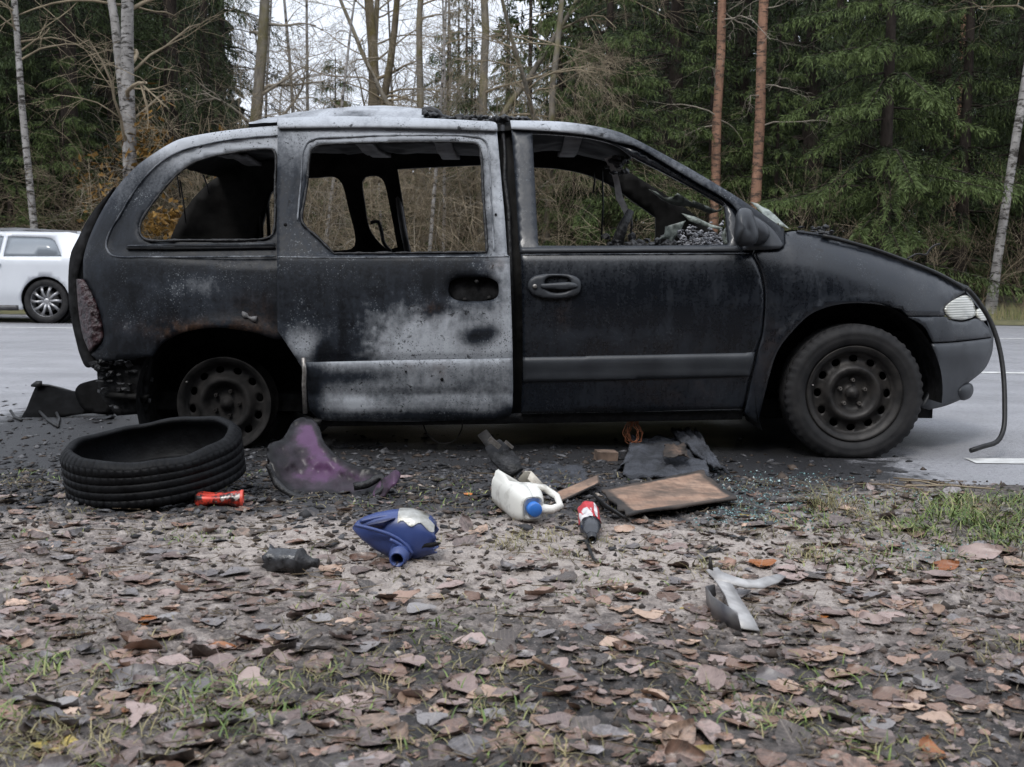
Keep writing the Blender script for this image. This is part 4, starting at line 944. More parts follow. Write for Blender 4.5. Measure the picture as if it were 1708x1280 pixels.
# orange pines
def pine(px, Y, r, seed, label):
    R = np.random.RandomState(seed); T = Sticks(); B = Sticks()
    tr = np.stack([np.linspace(0, .25, 14) + R.normal(0, .02, 14), R.normal(0, .02, 14), np.linspace(-.2, 17, 14)], 1); T.add(tr, np.linspace(r, r * .45, 14), 12)
    for _ in range(16):
        z = R.uniform(3, 12); a = R.uniform(0, 6.283); twigs(R, B, (0.1, 0, z), (math.cos(a), math.sin(a), R.uniform(-.3, .5)), R.uniform(.5, 1.9), .016, 2, -.05, .7, 6, .7, .25)
    o = thing('pine_tree', label, 'tree', gnd(px, Y), (0, 0, 0), 'orange-barked pines')
    add('trunk', T.mesh('trunk'), M['pine'], o); tag(add('dead_branches', B.mesh('dead_branches'), M['twig_grey'], o), kind='stuff')
    C = []; Fc = []
    n = 2600; c = R.normal(0, 1, (n, 3)); c /= np.linalg.norm(c, axis=1)[:, None]; k = R.randint(0, 26, n); ctr = np.stack([R.normal(0, 1.2, 26), R.normal(0, 1.2, 26), R.uniform(12.5, 17.5, 26)], 1)
    p = ctr[k] + c * R.uniform(.2, .7, n)[:, None]; d = R.normal(0, .1, (n, 3)); e = R.normal(0, .1, (n, 3))
    V = np.stack([p, p + d, p + e], 1).reshape(-1, 3); add('crown', mesh_of('crown', V, np.arange(n * 3).reshape(n, 3)), M['needle_pine'], o)
pine(1186, 24.6, .105, 41, 'left of the two straight orange pine trunks')
pine(1253, 24.2, .115, 42, 'right of the two straight orange pine trunks')
pine(1582, 36, .12, 43, 'thin orange pine trunk high behind the broad spruce')
# bare trees
BT = {'thin': bare_tree(21, 15, .075, 4.5, 22, 2, 1.6), 'birch': bare_tree(22, 15, .15, 2.6, 34, 3, 2.6, -.045, 0, [(3.2, -.10, .7)], .8),
      'aspen': bare_tree(23, 16, .16, 3.0, 30, 3, 2.8, -.01, .02, None, .85), 'fork': bare_tree(24, 14, .17, 2.4, 32, 3, 3.0, .0, .05, [(2.6, .30, .75), (3.6, -.25, .6)], .85, .9, .04),
      'weep': bare_tree(25, 13, .115, 2.5, 44, 3, 3.0, -.10, .0, [(3.4, .5, .6)], 1.0, .9, .03), 'sapl': bare_tree(26, 9, .042, 1.5, 24, 2, 1.5, .01, .03, None, 1.0)}
def bt(kind, name, px, Y, sc, rz, mt, tw, label, lean=0., group=None):
    o = tree(name, BT[kind], (M[mt], M[tw]), gnd(px, Y), rz, sc, label, 'tree', group); o.rotation_euler = (Matrix.Rotation(lean, 3, 'Y') @ Matrix.Rotation(rz, 3, 'Z')).to_euler(); return o
bt('thin', 'birch_tree', 66, 22.6, 1.0, .3, 'birch', 'twig', 'thin pale birch trunk at the left, above the passing car', -.045)
bt('birch', 'birch_tree', 223, 22.8, 1.0, 0., 'birch', 'twig', 'white spotted birch with forked trunk behind the rear roof corner', .0)
bt('thin', 'birch_tree', 1655, 23.0, 1.25, 2.2, 'birch', 'twig_grey', 'grey birch leaning right beside the right edge', .085)
bt('aspen', 'aspen_tree', 405, 27, 1.0, .8, 'aspen', 'twig_grey', 'thick bare grey tree left of the sky gap', .03)
bt('fork', 'oak_tree', 600, 28, 1.0, 1.9, 'oak', 'twig', 'forked mossy bare tree rising behind the roof bulge', .05)
bt('weep', 'ash_tree', 805, 25, 1.0, .4, 'aspen', 'twig', 'bare pale tree with drooping twigs above the sliding door front edge')
bt('weep', 'ash_tree', 700, 27, .95, 2.6, 'aspen', 'twig_grey', 'slim bare tree right of the roof bulge', .02)
bt('sapl', 'sapling', 535, 24, 1.0, 1.0, 'birch', 'twig_grey', 'pale sapling seen through the far rear window', .02)
bt('sapl', 'sapling', 712, 23.4, 1.05, 2.0, 'birch', 'twig', 'white sapling seen through the sliding door window', .02)
bt('sapl', 'sapling', 738, 24.4, .95, 3.0, 'birch', 'twig_grey', 'thinner pale sapling right of the white one in the door window', .05)
for i, (px, Y, s) in enumerate(((440, 34, .95), (520, 36, .9), (640, 35, .95), (675, 32, .9), (740, 36, .95), (860, 33, .9), (395, 38, 1.), (500, 42, 1.1), (660, 43, 1.1))):
    bt(('sapl', 'thin', 'sapl')[i % 3], 'bare_tree', px, Y, s * (1.35 if i % 3 == 0 else 1), i * 1.7, ('aspen', 'oak')[i % 2], ('twig_grey', 'twig', 'twig_grey')[i % 3], 'far bare tree in the bright gap of the wood', rnd.uniform(-.04, .04), 'far bare trees in the sky gap')
bt('weep', 'ash_tree', 905, 24.5, .8, 4.2, 'oak', 'twig', 'bare tree with dangling twigs left of the bright green spruce', .02)
# shrubs
SH = [shrub(31, 3.9, 9, 3, -.05, .6, .02, .8, .7), shrub(32, 3.2, 10, 3, -.09, .7, .016, .8, .9), shrub(33, 2.2, 12, 2, -.02, .6, .012, 1., .8)]
def sh(k, px, Y, s, rz, mt, label):
    o = add('shrub', SH[k], None, None, gnd(px, Y), (0, 0, rz), s); me = SH[k]
    if not me.materials: me.materials.append(M[mt])
    o.material_slots[0].link = 'OBJECT'; o.material_slots[0].material = M[mt]
    return tag(o, label, 'shrub', 'bare shrubs at the edge of the wood')
SHL = ['bare brown shrub in the thicket behind the rear of the van', 'bare tangled shrub behind the van roof', 'low bare shrub at the edge of the wood']
i = 0
for px0, px1, st, Y, ks, mts in ((130, 300, 100, 23.5, (1, 0), ('twig_dark', 'twig')), (290, 760, 56, 24.0, (0, 1, 1), ('twig', 'twig_grey', 'twig_dark')), (300, 820, 70, 26.5, (0, 1), ('twig', 'twig_dark')), (760, 960, 60, 24.5, (1, 0), ('twig_dark', 'twig')), (-40, 1760, 170, 22.9, (2,), ('twig_dark', 'twig'))):
    px = px0
    while px < px1:
        k = ks[i % len(ks)]
        sh(k, px + rnd.uniform(-12, 12), Y + rnd.uniform(-.5, .8), rnd.uniform(.8, 1.15), rnd.uniform(0, 6.3), mts[i % len(mts)], 'low bare shrub at the edge of the wood' if k == 2 else ('bare shrub in the tan thicket behind the van' if i % 2 else 'bare brown shrub in the thicket behind the van')); px += st * rnd.uniform(.8, 1.2); i += 1
# shrubs still holding ochre leaves
def leafy(px, Y, z, rx, rz_, n, label, seed):
    R = np.random.RandomState(seed); o = thing('leafy_shrub', label, 'shrub', gnd(px, Y)); B = Sticks()
    for _ in range(9): twigs(R, B, (R.normal(0, .2), R.normal(0, .2), 0), (R.normal(0, .3), R.normal(0, .3), 1), z * R.uniform(.8, 1.25), .012, 2, -.02, .6, 6, .7)
    add('branches', B.mesh('branches'), M['twig_dark'], o)
    c = np.stack([R.normal(0, rx, n), R.normal(0, rx * .6, n), z + R.normal(0, rz_, n) - .15 * 0], 1); c[:, 2] += .5 * c[:, 0] * R.choice([-1, 1]) * .4
    d = R.normal(0, .055, (n, 3)); e = R.normal(0, .045, (n, 3)); d[:, 2] *= .5
    V = np.stack([c, c + d * .5 + e, c + d, c + d * .5 - e], 1).reshape(-1, 3); add('leaves', mesh_of('leaves', V, np.arange(n * 4).reshape(n, 4)), M['dry_leaf'], o)
leafy(240, 22.7, 2.75, .26, .42, 420, 'shrub with orange leaves beside the birch trunk', 51)
leafy(300, 22.4, 1.55, .5, .12, 520, 'low shrub with yellow leaves seen through the rear side window', 52)
leafy(165, 23.4, 2.2, .2, .3, 160, 'sparse orange-leaved shrub left of the birch trunk', 53)
leafy(385, 24.5, 2.9, .8, .25, 380, 'shrub with rusty leaves above the rear roof', 54)
# undergrowth and the dim depth of the wood: read as one mass
R = np.random.RandomState(61); B = Sticks()
for _ in range(700):
    Y = R.uniform(23, 34); px = R.uniform(-150, 1850); p = gnd(px, Y)
    twigs(R, B, (p.x, p.y, .1), (R.normal(0, .4), R.normal(0, .3), 1), R.uniform(.5, 1.5), .01, 1, -.04, .6, 4, .8)
tag(add('undergrowth', B.mesh('undergrowth'), M['twig_dark']), 'dim brown undergrowth on the forest floor', 'undergrowth', kind='stuff')
n = 95000; Y = R.uniform(62, 85, n); px = R.uniform(-1500, 3200, n)
top = np.interp(px, [-1500, 340, 420, 700, 900, 980, 3200], [19, 19, 6.5, 6.5, 9, 19, 19])
z = R.uniform(0, 1, n) ** 1.0 * top * (.75 + .5 * fbm(px * .02, Y * .1)); x = (px - 854) / F * Y
c = np.stack([x, Y, z], 1); d = R.normal(0, .35, (n, 3)); d[:, 2] -= .3; e = R.normal(0, .22, (n, 3))
tag(add('distant_wood', mesh_of('distant_wood', np.stack([c, c + d * .5 + e, c + d, c + d * .5 - e], 1).reshape(-1, 3), np.arange(n * 4).reshape(n, 4)), M['needle']), 'dark mass of far trees closing the wood', 'wood', kind='stuff')

# assumed wood behind the camera, unseen; added to darken reflections on the van
n = 42000; R = np.random.RandomState(62); x = R.uniform(-60, 60, n); y = R.uniform(-26, -15, n); z = R.uniform(0, 1, n) * (11 + 6 * vn(x * .25, y * .2))
c = np.stack([x, y, z], 1); d = R.normal(0, .5, (n, 3)); e = R.normal(0, .4, (n, 3))
tag(add('unseen_near_wood', mesh_of('unseen_near_wood', np.stack([c, c + d * .5 + e, c + d, c + d * .5 - e], 1).reshape(-1, 3), np.arange(n * 4).reshape(n, 4)), M['needle']), 'unseen dark trees on the near side of the road, added to block sky light', 'wood', kind='stuff')
# ------------------------------------------------------------------ white estate car driving past
M['car_white'] = simple('white_car_paint', (.52, .54, .57), (.58, .60, .63), 2, .22, 0)
M['car_glass'] = simple('tinted_car_glass', (.16, .18, .2), (.2, .22, .24), 2, .08, 0)
M['car_dark'] = simple('dark_car_plastic', (.03, .03, .032), (.06, .06, .062), 8, .5, .1)
M['alloy'] = simple('alloy_wheel', (.25, .25, .26), (.38, .38, .39), 8, .35, 0, metal=.6)
M['red_lamp'] = simple('red_lamp', (.25, .02, .015), (.4, .03, .02), 8, .2, 0)
q = P(75, 503, 18.35)
car = thing('passing_car', 'white estate car passing on the far lane at the left edge', 'car', (q.x, 18.35, 0.0))
def cy(x, z):
    x = np.asarray(x, float); z = np.asarray(z, float)
    return .30 * np.clip((z - .95) / .47, 0, 1.2) ** 1.15 + .03 * (1 - sst(.55, .9, z)) * 0 + .05 * (1 - sst(.2, .5, z)) + .35 * np.clip((x - .35) / .62, 0, 1) ** 2.5 + .5 * np.clip((-2.9 - x) / .85, 0, 1) ** 2.3
def slab(name, outline, holes, mat, off=0., th=.03, step=.07, parent=car, mirror=False, res=.06):
    V, T = triangulate(smooth_line(outline, res), [smooth_line(h, res) for h in holes], step)
    y = cy(V[:, 0], V[:, 1]) + off; Q = np.stack([V[:, 0], y, V[:, 1]], 1); b = np.array([0, th, 0])
    if mirror: Q[:, 1] = 1.86 - Q[:, 1]; b = -b; T = T[:, ::-1]
    v, f = shell(Q, T, b); return add(name, mesh_of(name, v, f, True), mat, parent)
def arch(cx, r=.375, z=.335): return [(cx + r * math.cos(a), z + r * math.sin(a)) for a in np.linspace(math.pi + .35, -.35, 11)]
a1, a2 = arch(-2.86), arch(0.)
body = [(-3.74, .25, 1), (-3.24, .22, 1)] + [(x, z) for x, z in a1] + [(-2.45, .2, 1), (-.42, .2, 1)] + [(x, z) for x, z in a2] + [(.42, .24, 1), (.9, .3, 1), (.97, .55), (.95, .8), (.88, .97), (.72, 1.14), (.55, 1.30), (.35, 1.37), (.0, 1.395), (-.6, 1.405), (-1.2, 1.39), (-1.6, 1.33), (-2.1, 1.12), (-2.45, .97), (-3.0, .9), (-3.5, .78), (-3.74, .6)]
wins = [[(.26, 1.01, 1), (.10, 1.25), (.0, 1.29), (-.62, 1.305, 1), (-.62, 1.0, 1)], [(-.68, 1.0, 1), (-.68, 1.305, 1), (-1.2, 1.295), (-1.32, 1.28, 1), (-1.32, .99, 1)], [(-1.38, .99, 1), (-1.38, 1.27, 1), (-1.58, 1.22), (-2.15, 1.0, 1)]]
for mir_ in (False, True):
    b = slab('body_side', body, wins, M['car_white'], mirror=mir_)
    for w_ in wins: slab('window', w_, [], M['car_glass'], .012, .006, .12, b, mir_)
    slab('sill_trim', [(-2.44, .19, 1), (-.42, .19, 1), (-.42, .27, 1), (-2.44, .27, 1)], [], M['car_dark'], -.012, .02, .1, b, mir_)
    for sx in (-.75, -1.7): slab('door_handle', [(sx - .1, .86), (sx + .1, .87), (sx + .1, .9), (sx - .1, .89)], [], M['car_white'], -.03, .03, .05, b, mir_)
    slab('tail_lamp', [(.6, .8, 1), (.95, .78, 1), (.92, .93, 1), (.68, .95, 1)], [], M['red_lamp'], -.004, .01, .06, b, mir_)
    slab('headlamp', [(-3.7, .6, 1), (-3.3, .66, 1), (-3.25, .74, 1), (-3.62, .72, 1)], [], M['lens'], -.004, .01, .06, b, mir_)
ol = smooth_line([(.97, .55, 1), (.95, .8), (.88, .97), (.72, 1.14), (.55, 1.30), (.35, 1.37), (.0, 1.395), (-.6, 1.405), (-1.2, 1.39), (-1.6, 1.33), (-2.1, 1.12), (-2.45, .97), (-3.0, .9), (-3.5, .78), (-3.74, .6), (-3.74, .25, 1)], .08, False)
V = []; Fc = []
for x, z in ol:
    y = float(cy(x, z)) + .002
    for j in range(9): t = j / 8; c_ = math.sin(math.pi * t); V.append((x + .06 * c_ * (1 if x > .8 else (-1 if x < -3.4 else 0)), y * (1 - t) + (1.86 - y) * t, z + .03 * c_ ** .6 * (z > .8) - .002))
for i in range(len(ol) - 1):
    for j in range(8): k = i * 9 + j; Fc.append((k, k + 1, k + 10, k + 9))
add('roof_and_bonnet', mesh_of('roof_and_bonnet', V, Fc, True), M['car_white'], car)
add('underbody', mesh_of('underbody', *bbox(-3.5, .75, .2, 1.66, .2, .5)), M['soot'], car)
V = ribbon([(-1.5, .27, 1.395), (-.5, .27, 1.425), (.4, .29, 1.385)], .03, .03); add('roof_rail', mesh_of('roof_rail', *V), M['alloy'], car)
def car_wheel(x, y, flip):
    w = add('wheel', None, None, car, (x, y, .335), (0, 0, math.pi if flip else 0))
    add('tyre', mesh_of('tyre', *lathe([(.235, -.08), (.25, -.1), (.30, -.105), (.328, -.09), (.335, -.07), (.335, .07), (.31, .1), (.235, .08)], 48), True), M['tyre'], w)
    sp_ = [lathe([(.232, -.07), (.24, -.085), (.245, -.075), (.225, -.04), (.22, .06)], 40), lathe([(0, -.07), (.04, -.07), (.06, -.05)], 20)]
    for k in range(10):
        a = k * math.pi / 5; sp_.append(ribbon([(.03 * math.cos(a), -.06, .03 * math.sin(a)), (.14 * math.cos(a + .08), -.075, .14 * math.sin(a + .08)), (.232 * math.cos(a), -.065, .232 * math.sin(a))], [.045, .032, .05], .012, (0, 1, 0)))
    add('rim', mesh_of('rim', *join(*sp_), True), M['alloy'], w); add('brake_disc', mesh_of('brake_disc', *lathe([(0, -.0), (.16, 0), (.16, .03)], 24), True), M['car_dark'], w)
for x in (0., -2.86): car_wheel(x, .13, False); car_wheel(x, 1.73, True)
for x in (0., -2.86): add('wheelhouse', mesh_of('wheelhouse', *moved(lathe([(.37, .0), (.37, .3), (0, .3)], 30), Matrix.Translation((x, .06, .335)))), M['soot'], car)

# ------------------------------------------------------------------ debris round the wreck
def at(px, py, dz=0.): p = GG(px, py); return Vector((p.x, p.y, p.z + dz))
# burnt tyre
c = at(264, 822); R = np.random.RandomState(5)
pr = [(.23, .012), (.27, .004), (.315, .0), (.335, .012)]
for i in range(5):
    z0, z1 = .016 + .155 * i / 5, .016 + .155 * (i + 1) / 5; pr += [(.346, z0 + .001), (.347, (z0 + z1) / 2), (.346, z1 - .003), (.343, z1 - .0025), (.343, z1 - .0005)]
pr += [(.338, .178), (.326, .190), (.312, .194), (.300, .190), (.294, .182), (.30, .17), (.316, .155), (.325, .10), (.318, .03), (.30, .018), (.23, .02)]
def wob(r, z, a, k):
    n = .5 + .5 * math.sin(3 * a + 1) * math.sin(7 * a + k * .1)
    up = max(0., (z - .12) / .08)
    z2 = z + up * (.012 * math.sin(2 * a + .5) + .003 * math.sin(9 * a) + .006 * (float(vn(a * 3, 1.7)) - .5)); r2 = r * (1 + .02 * math.sin(2 * a + 1.)) + up * .005 * (float(vn(a * 8, 9.1)) - .5)
    sip = int(round(a / (2 * math.pi) * 330)) % 5 == 0
    if r > .344 and sip: r2 -= .0045 if z > .13 or z < .045 else .0025
    if z > .176 and r > .32 and sip: r2 -= .004; z2 -= .002
    return r2, z2
ty = thing('burnt_tyre', 'charred tyre lying on its side in front of the bare rear rim', 'tyre', (c.x, c.y, c.z + .035), (math.radians(8.5), math.radians(-4.5), .0)); ty.scale = (.945,) * 3
add('tread', mesh_of('tread', *lathe(pr, 330, 'z', wob=wob), True), M['tyre_burnt'], ty)
V = []; Fc = []
bead = lathe([(.20, .02), (.212, .032), (.205, .045), (.195, .04), (.20, .02)], 80, 'z', wob=lambda r, z, a, k: (r * (1 + .06 * math.sin(2 * a)), z + .012 * math.sin(3 * a)))
add('bead_wire', mesh_of('bead_wire', *bead, True), M['char'], ty)
# purple melted panel
def purple():
    k = N('purple_melted_plastic'); v = k.coord(); a = k.at('ash')
    t = k.math('ADD', a, k.math('MULTIPLY', k.math('SUBTRACT', k.noise(12, 8, v, .7), .5), 1.0))
    col = k.ramp(t, [(.15, (.005, .0045, .005)), (.5, (.010, .008, .010)), (.8, (.035, .025, .034)), (1.1, (.085, .042, .088))])
    k.bump(k.noise(16, 6, v), .3, .012); return k.out(col, .3, 0, .16)
M['purple'] = purple()
def free_sheet(name, pts, dep, mat, parent, ash=None, th=.008, step=5, extra=None, sharp=True, res=4):
    o = panel(name, [(p[0], p[1], 1) if sharp else (p[0], p[1]) for p in pts], (), mat, parent, thick=th, step=step, edge=0, dep=dep, ash=ash, extra=extra, res=res); return o
base = at(560, 833)
pm = thing('melted_panel', 'purple and grey melted plastic panel with charred edges beside the sliding door', 'panel', tuple(base))
PO = [(510, 697), (522, 701), (532, 715), (540, 738), (560, 760), (590, 776), (620, 783), (640, 792), (640, 812), (618, 828), (580, 834), (545, 828), (520, 830), (490, 826), (462, 806), (448, 780), (445, 752), (450, 740), (468, 734), (478, 722), (487, 706), (497, 698)]
def pm_tone_gloss(x, y):
    d = dist_to(PO, x, y); return .25 * sst(0, 9, d) + .45 * sst(3, 16, d) + .45 * blob(x, y, 520, 725, 30, 40) + .35 * blob(x, y, 560, 775, 50, 25) - .25 * blob(x, y, 475, 765, 30, 30) + .2 * blob(x, y, 500, 795, 30, 8)  # lighter centre and lower lip are painted gloss; the rim stays charred
by = base.y
main = free_sheet('sheet', PO, lambda x, y: by + .12 + .0021 * (830 - y) + .03 * np.sin((x - 450) / 40.) + .02 * np.cos((y - 700) / 22.) - .055 * sst(795, 833, y) + .09 * np.abs(pn(x + 40, y, 1.1)) + .006 * pn(x, y, 5), 'purple', pm, pm_tone_gloss, .014, 5, sharp=False)
free_sheet('curled_flap', [(622, 822), (632, 805), (648, 792), (660, 784), (668, 790), (664, 804), (652, 815), (640, 830), (626, 832)], lambda x, y: by + .02 + .0016 * (832 - y) + .02 * np.sin((x - 620) / 8.), 'purple', pm, lambda x, y: .85 + .2 * pn(x, y, 5) + 0 * x, .012, 4, sharp=False)
rimp = smooth_line([(447, 775), (463, 808), (492, 828), (520, 832), (545, 830), (580, 836), (618, 830), (640, 814), (636, 796), (612, 808), (590, 812)], 6, False)
wpart('charred_rim', *tube([PV(x, y, by + .10 - .05 * float(sst(795, 833, y))) for x, y in rimp], [.011 + .005 * float(vn(i * .7, 2.)) for i in range(len(rimp))], 6), M['char'], pm)
# blue canister half
def lab_mat(name, c1, c2, rough=.35): return simple(name, c1, c2, 22, rough, .3, 60)
M['blue'] = simple('blue_canister_plastic', (.022, .038, .13), (.045, .075, .22), 6, .38, .15, 50)
M['foil'] = simple('scorched_silver_label', (.14, .13, .10), (.62, .62, .6), 16, .35, .5, 60, .35)
b0 = at(655, 938); bcn = thing('blue_canister', 'torn blue plastic canister half with spout and scorched silver label', 'canister', tuple(b0))
YB = b0.y + .09
def bring(px_c, py_c, ry, rz, rot=0): return px_c, py_c, ry, rz
rings = [(588, 881, .004, .004), (594, 880, .022, .026), (606, 882, .040, .052), (626, 886, .058, .082), (650, 890, .072, .105), (672, 892, .08, .116), (690, 892, .083, .112), (704, 892, .083, .1), (716, 893, .08, .084), (726, 897, .074, .066)]
V = []; Fc = []; n = 40
for (x, y, ry, rz) in rings:
    c_ = PV(x, y, YB)
    for k in range(n):
        a = 2 * math.pi * k / n; ca, sa = math.cos(a), math.sin(a); e = .75
        yy = math.copysign(abs(ca) ** e, ca) * ry * .8; zz = math.copysign(abs(sa) ** e, sa) * rz * .66
        if zz < 0: zz *= 1.0
        V.append((c_[0] + (.006 * math.sin(5 * a) + .004 * math.sin(11 * a)) * (x > 712) + .25 * yy * 0, c_[1] + yy, max(c_[2] + zz, b0.z - .01)))
for i in range(len(rings) - 1):
    for k in range(n): Fc.append((i * n + k, i * n + (k + 1) % n, (i + 1) * n + (k + 1) % n, (i + 1) * n + k))
o = wpart('body', V, Fc, M['blue'], bcn); md = o.modifiers.new('t', 'SOLIDIFY'); md.thickness = .004; md.offset = -1
wpart('hollow', *puff([(690, 912), (700, 905), (722, 904), (736, 906), (726, 912), (704, 916), (694, 920)], YB - .055, .01, 4), M['soot'], bcn)
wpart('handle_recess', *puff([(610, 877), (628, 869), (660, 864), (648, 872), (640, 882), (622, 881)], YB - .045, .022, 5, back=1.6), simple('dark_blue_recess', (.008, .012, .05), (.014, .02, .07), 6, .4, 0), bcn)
for pp, yo in (([(592, 876), (622, 883), (650, 892), (672, 905), (688, 924)], -.075), ([(650, 900), (668, 910), (682, 926)], -.088), ([(600, 870), (640, 862), (690, 859)], -.03)):
    wpart('moulded_ridge', *tube([PV(x, y, YB + yo) for x, y in smooth_line(pp, 5, False)], .006, 6), M['blue'], bcn)
ax = (PV(662, 934, YB - .135) - PV(672, 915, YB - .03)); ax = Vector(ax); L = ax.length
mt = Matrix.Translation(Vector(PV(672, 915, YB - .03))) @ ax.to_track_quat('Z', 'X').to_matrix().to_4x4()
wpart('spout', *moved(lathe([(.034, 0), (.033, L * .35), (.027, L * .4), (.026, L * .6), (.029, L * .62), (.029, L * .7), (.024, L * .72), (.022, L), (.018, L), (.017, L * .3), (0, L * .3)], 28, 'z'), mt), M['blue'], bcn)
LV = []; LF = []; cb_ = np.array([(*PV(x, y, YB),) for x, y, _, _ in rings])
for i, xx in enumerate(np.linspace(666, 728, 14)):
    cx_ = [np.interp(xx, [r[0] for r in rings], cb_[:, q]) for q in range(3)]; ry_ = np.interp(xx, [r[0] for r in rings], [r[2] for r in rings]); rz_ = np.interp(xx, [r[0] for r in rings], [r[3] for r in rings])
    for j, a in enumerate(np.linspace(math.radians(84), math.radians(150 - 8 * math.sin(i)), 12)):
        ca, sa = math.cos(a), math.sin(a); LV.append((cx_[0], cx_[1] + math.copysign(abs(ca) ** .75, ca) * ry_ * .8 * 1.03 - .0015, cx_[2] + abs(sa) ** .75 * rz_ * .66 * 1.02 + .0015))
for i in range(13):
    for j in range(11): b = i * 12 + j; LF.append((b, b + 1, b + 13, b + 12))
wpart('label', LV, LF, M['foil'], bcn)
# burnt small bottle
b1 = at(485, 960); bb = thing('burnt_bottle', 'charred crumpled bottle with black cone neck on the dirt', 'bottle', (b1.x, b1.y + .02, b1.z + .036), (0, 0, math.radians(-14)))
R = np.random.RandomState(8)
def bw(r, z, a, k): return r * (1 + .30 * (float(vn(a * 2.2 + 5, z * 60)) - .5) * (z < .1)), z + .02 * (float(vn(a * 4, 3.)) - .5) * (z < .012)
V, Fc = lathe([(.040, 0), (.036, .012), (.034, .03), (.037, .05), (.033, .07), (.035, .09), (.030, .10)], 36, 'z', wob=bw)
mr = Matrix.Rotation(math.pi / 2, 4, 'Y') @ Matrix.Translation((0, 0, -.07))
o = add('wrapper', mesh_of('wrapper', *moved((V, Fc), mr), True), simple('scorched_grey_film', (.003, .003, .003), (.07, .073, .08), 26, .25, .9, 60), bb); o.modifiers.new('t', 'SOLIDIFY').thickness = .002
add('neck', mesh_of('neck', *moved(lathe([(.02, .088), (.038, .092), (.040, .097), (.037, .102), (.026, .108), (.017, .124), (.013, .132), (.0135, .15), (.009, .152), (0, .152)], 28, 'z'), mr), True), M['char'], bb)
# white jug
M['jug'] = None
def jugm():
    k = N('dirty_white_plastic'); v = k.coord(); d = k.ramp(k.noise(14, 7, v, .7), [(.5, 0.), (.72, .75)])
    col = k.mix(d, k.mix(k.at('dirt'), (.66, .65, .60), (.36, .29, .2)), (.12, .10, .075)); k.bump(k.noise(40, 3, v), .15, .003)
    return k.out(col, .42, 0, .45)
M['jug'] = jugm(); M['cap'] = simple('blue_cap', (.02, .12, .42), (.03, .17, .55), 8, .4, .1)
b2 = at(884, 874); jg = thing('white_jug', 'cut-open white plastic jug with blue cap lying on the dirt', 'jug', tuple(b2))
pA = Vector(PV(846, 826, b2.y + .30)); pB = Vector(PV(890, 855, b2.y + .0)); pA.z = b2.z + .066; pB.z = b2.z + .052
d_ = (pB - pA); L = d_.length; d_.normalize(); s_ = -d_.cross(Vector((0, 0, 1))).normalized(); u_ = Vector((0, 0, 1))
V = []; Fc = []; D = []; n = 36
tt = [0, .04, .15, .3, .45, .52, .6, .7, .8, .88, .94, .98]
for t in tt:
    w = .058 * (1 if t < .6 else 1 - .45 * ((t - .6) / .38) ** 2); hgt = .06 * (1 if t < .7 else 1 - .4 * ((t - .7) / .28) ** 2)
    for k in range(n + 1):
        if t < .5: a0, a1 = math.radians(135), math.radians(375)       # open towards the upper right
        else: a0, a1 = math.radians(90), math.radians(450)
        f = sst(.45, .6, t); a0 = math.radians(115 - 25 * float(f)); a1 = math.radians(365 + 85 * float(f))
        a = a0 + (a1 - a0) * k / n; ca, sa = math.cos(a), math.sin(a)
        p = pA + d_ * (L * t) + s_ * (math.copysign(abs(ca) ** .6, ca) * w) + u_ * (math.copysign(abs(sa) ** .6, sa) * hgt * (1 + .25 * (k < 3) * (t < .4)))
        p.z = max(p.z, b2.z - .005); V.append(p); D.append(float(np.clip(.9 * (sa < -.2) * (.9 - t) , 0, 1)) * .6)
for i in range(len(tt) - 1):
    for k in range(n): b = i * (n + 1) + k; Fc.append((b, b + n + 1, b + n + 2, b + 1))
Fc.append(tuple((len(tt) - 1) * (n + 1) + k for k in range(n + 1))); Fc.append(tuple(k for k in range(n + 1))[::-1])
o = wpart('body', V, Fc, M['jug'], jg); attr(o.data, 'dirt', D); sl = o.modifiers.new('t', 'SOLIDIFY'); sl.thickness = .004
hp = [pA + d_ * (L * a) + s_ * b + u_ * c for a, b, c in ((.66, .03, .048), (.74, .065, .05), (.86, .098, .028), (.96, .10, .004), (.97, .07, -.008), (.94, .03, -.006))]
o = wpart('handle', *tube(hp, [.016, .013, .012, .013, .015, .018], 10), M['jug'], jg); attr(o.data, 'dirt', np.zeros(len(o.data.vertices)))
fl = [pA + d_ * (L * a) + s_ * b + u_ * c for a, b, c in ((.0, .055, .02), (.15, .075, .045), (.4, .075, .06), (.52, .04, .055))]
o = wpart('cut_flap', *ribbon(fl, [.04, .07, .07, .04], .004, tuple(s_ + u_ * .9)), M['jug'], jg); attr(o.data, 'dirt', np.full(len(o.data.vertices), .55))
ce = pA + d_ * (L * .965); mt = Matrix.Translation(ce) @ d_.to_track_quat('Z', 'X').to_matrix().to_4x4()
wpart('cap', *moved(lathe([(.0245, 0), (.0245, .03), (.022, .033), (0, .0335)], 28, 'z'), mt), M['cap'], jg)
# dark bottle with red label
b3 = at(990, 912); cb = thing('dark_bottle', 'soot-black small bottle with torn red and white label', 'bottle', tuple(b3))
pA = Vector((P(981, 860, b3.y + .27).x, b3.y + .30, b3.z + .060)); pB = Vector((b3.x - .004, b3.y + .01, b3.z + .02))
ax = pB - pA; L = ax.length; mt = Matrix.Translation(pA) @ ax.to_track_quat('Z', 'Y').to_matrix().to_4x4()
M['bottle'] = simple('dark_bottle_plastic', (.008, .008, .010), (.03, .032, .038), 14, .18, .1)
wpart('body', *moved(lathe([(0, .012), (.02, 0), (.030, .006), (.033, .03), (.0335, L * .5), (.036, L * .62), (.034, L * .70), (.026, L * .8), (.0165, L * .87), (.014, L * .9), (.017, L * .905), (.017, L * .92), (.0135, L * .925), (.0135, L), (.0105, L), (.01, L * .9), (0, L * .9)], 36, 'z'), mt), M['bottle'], cb)
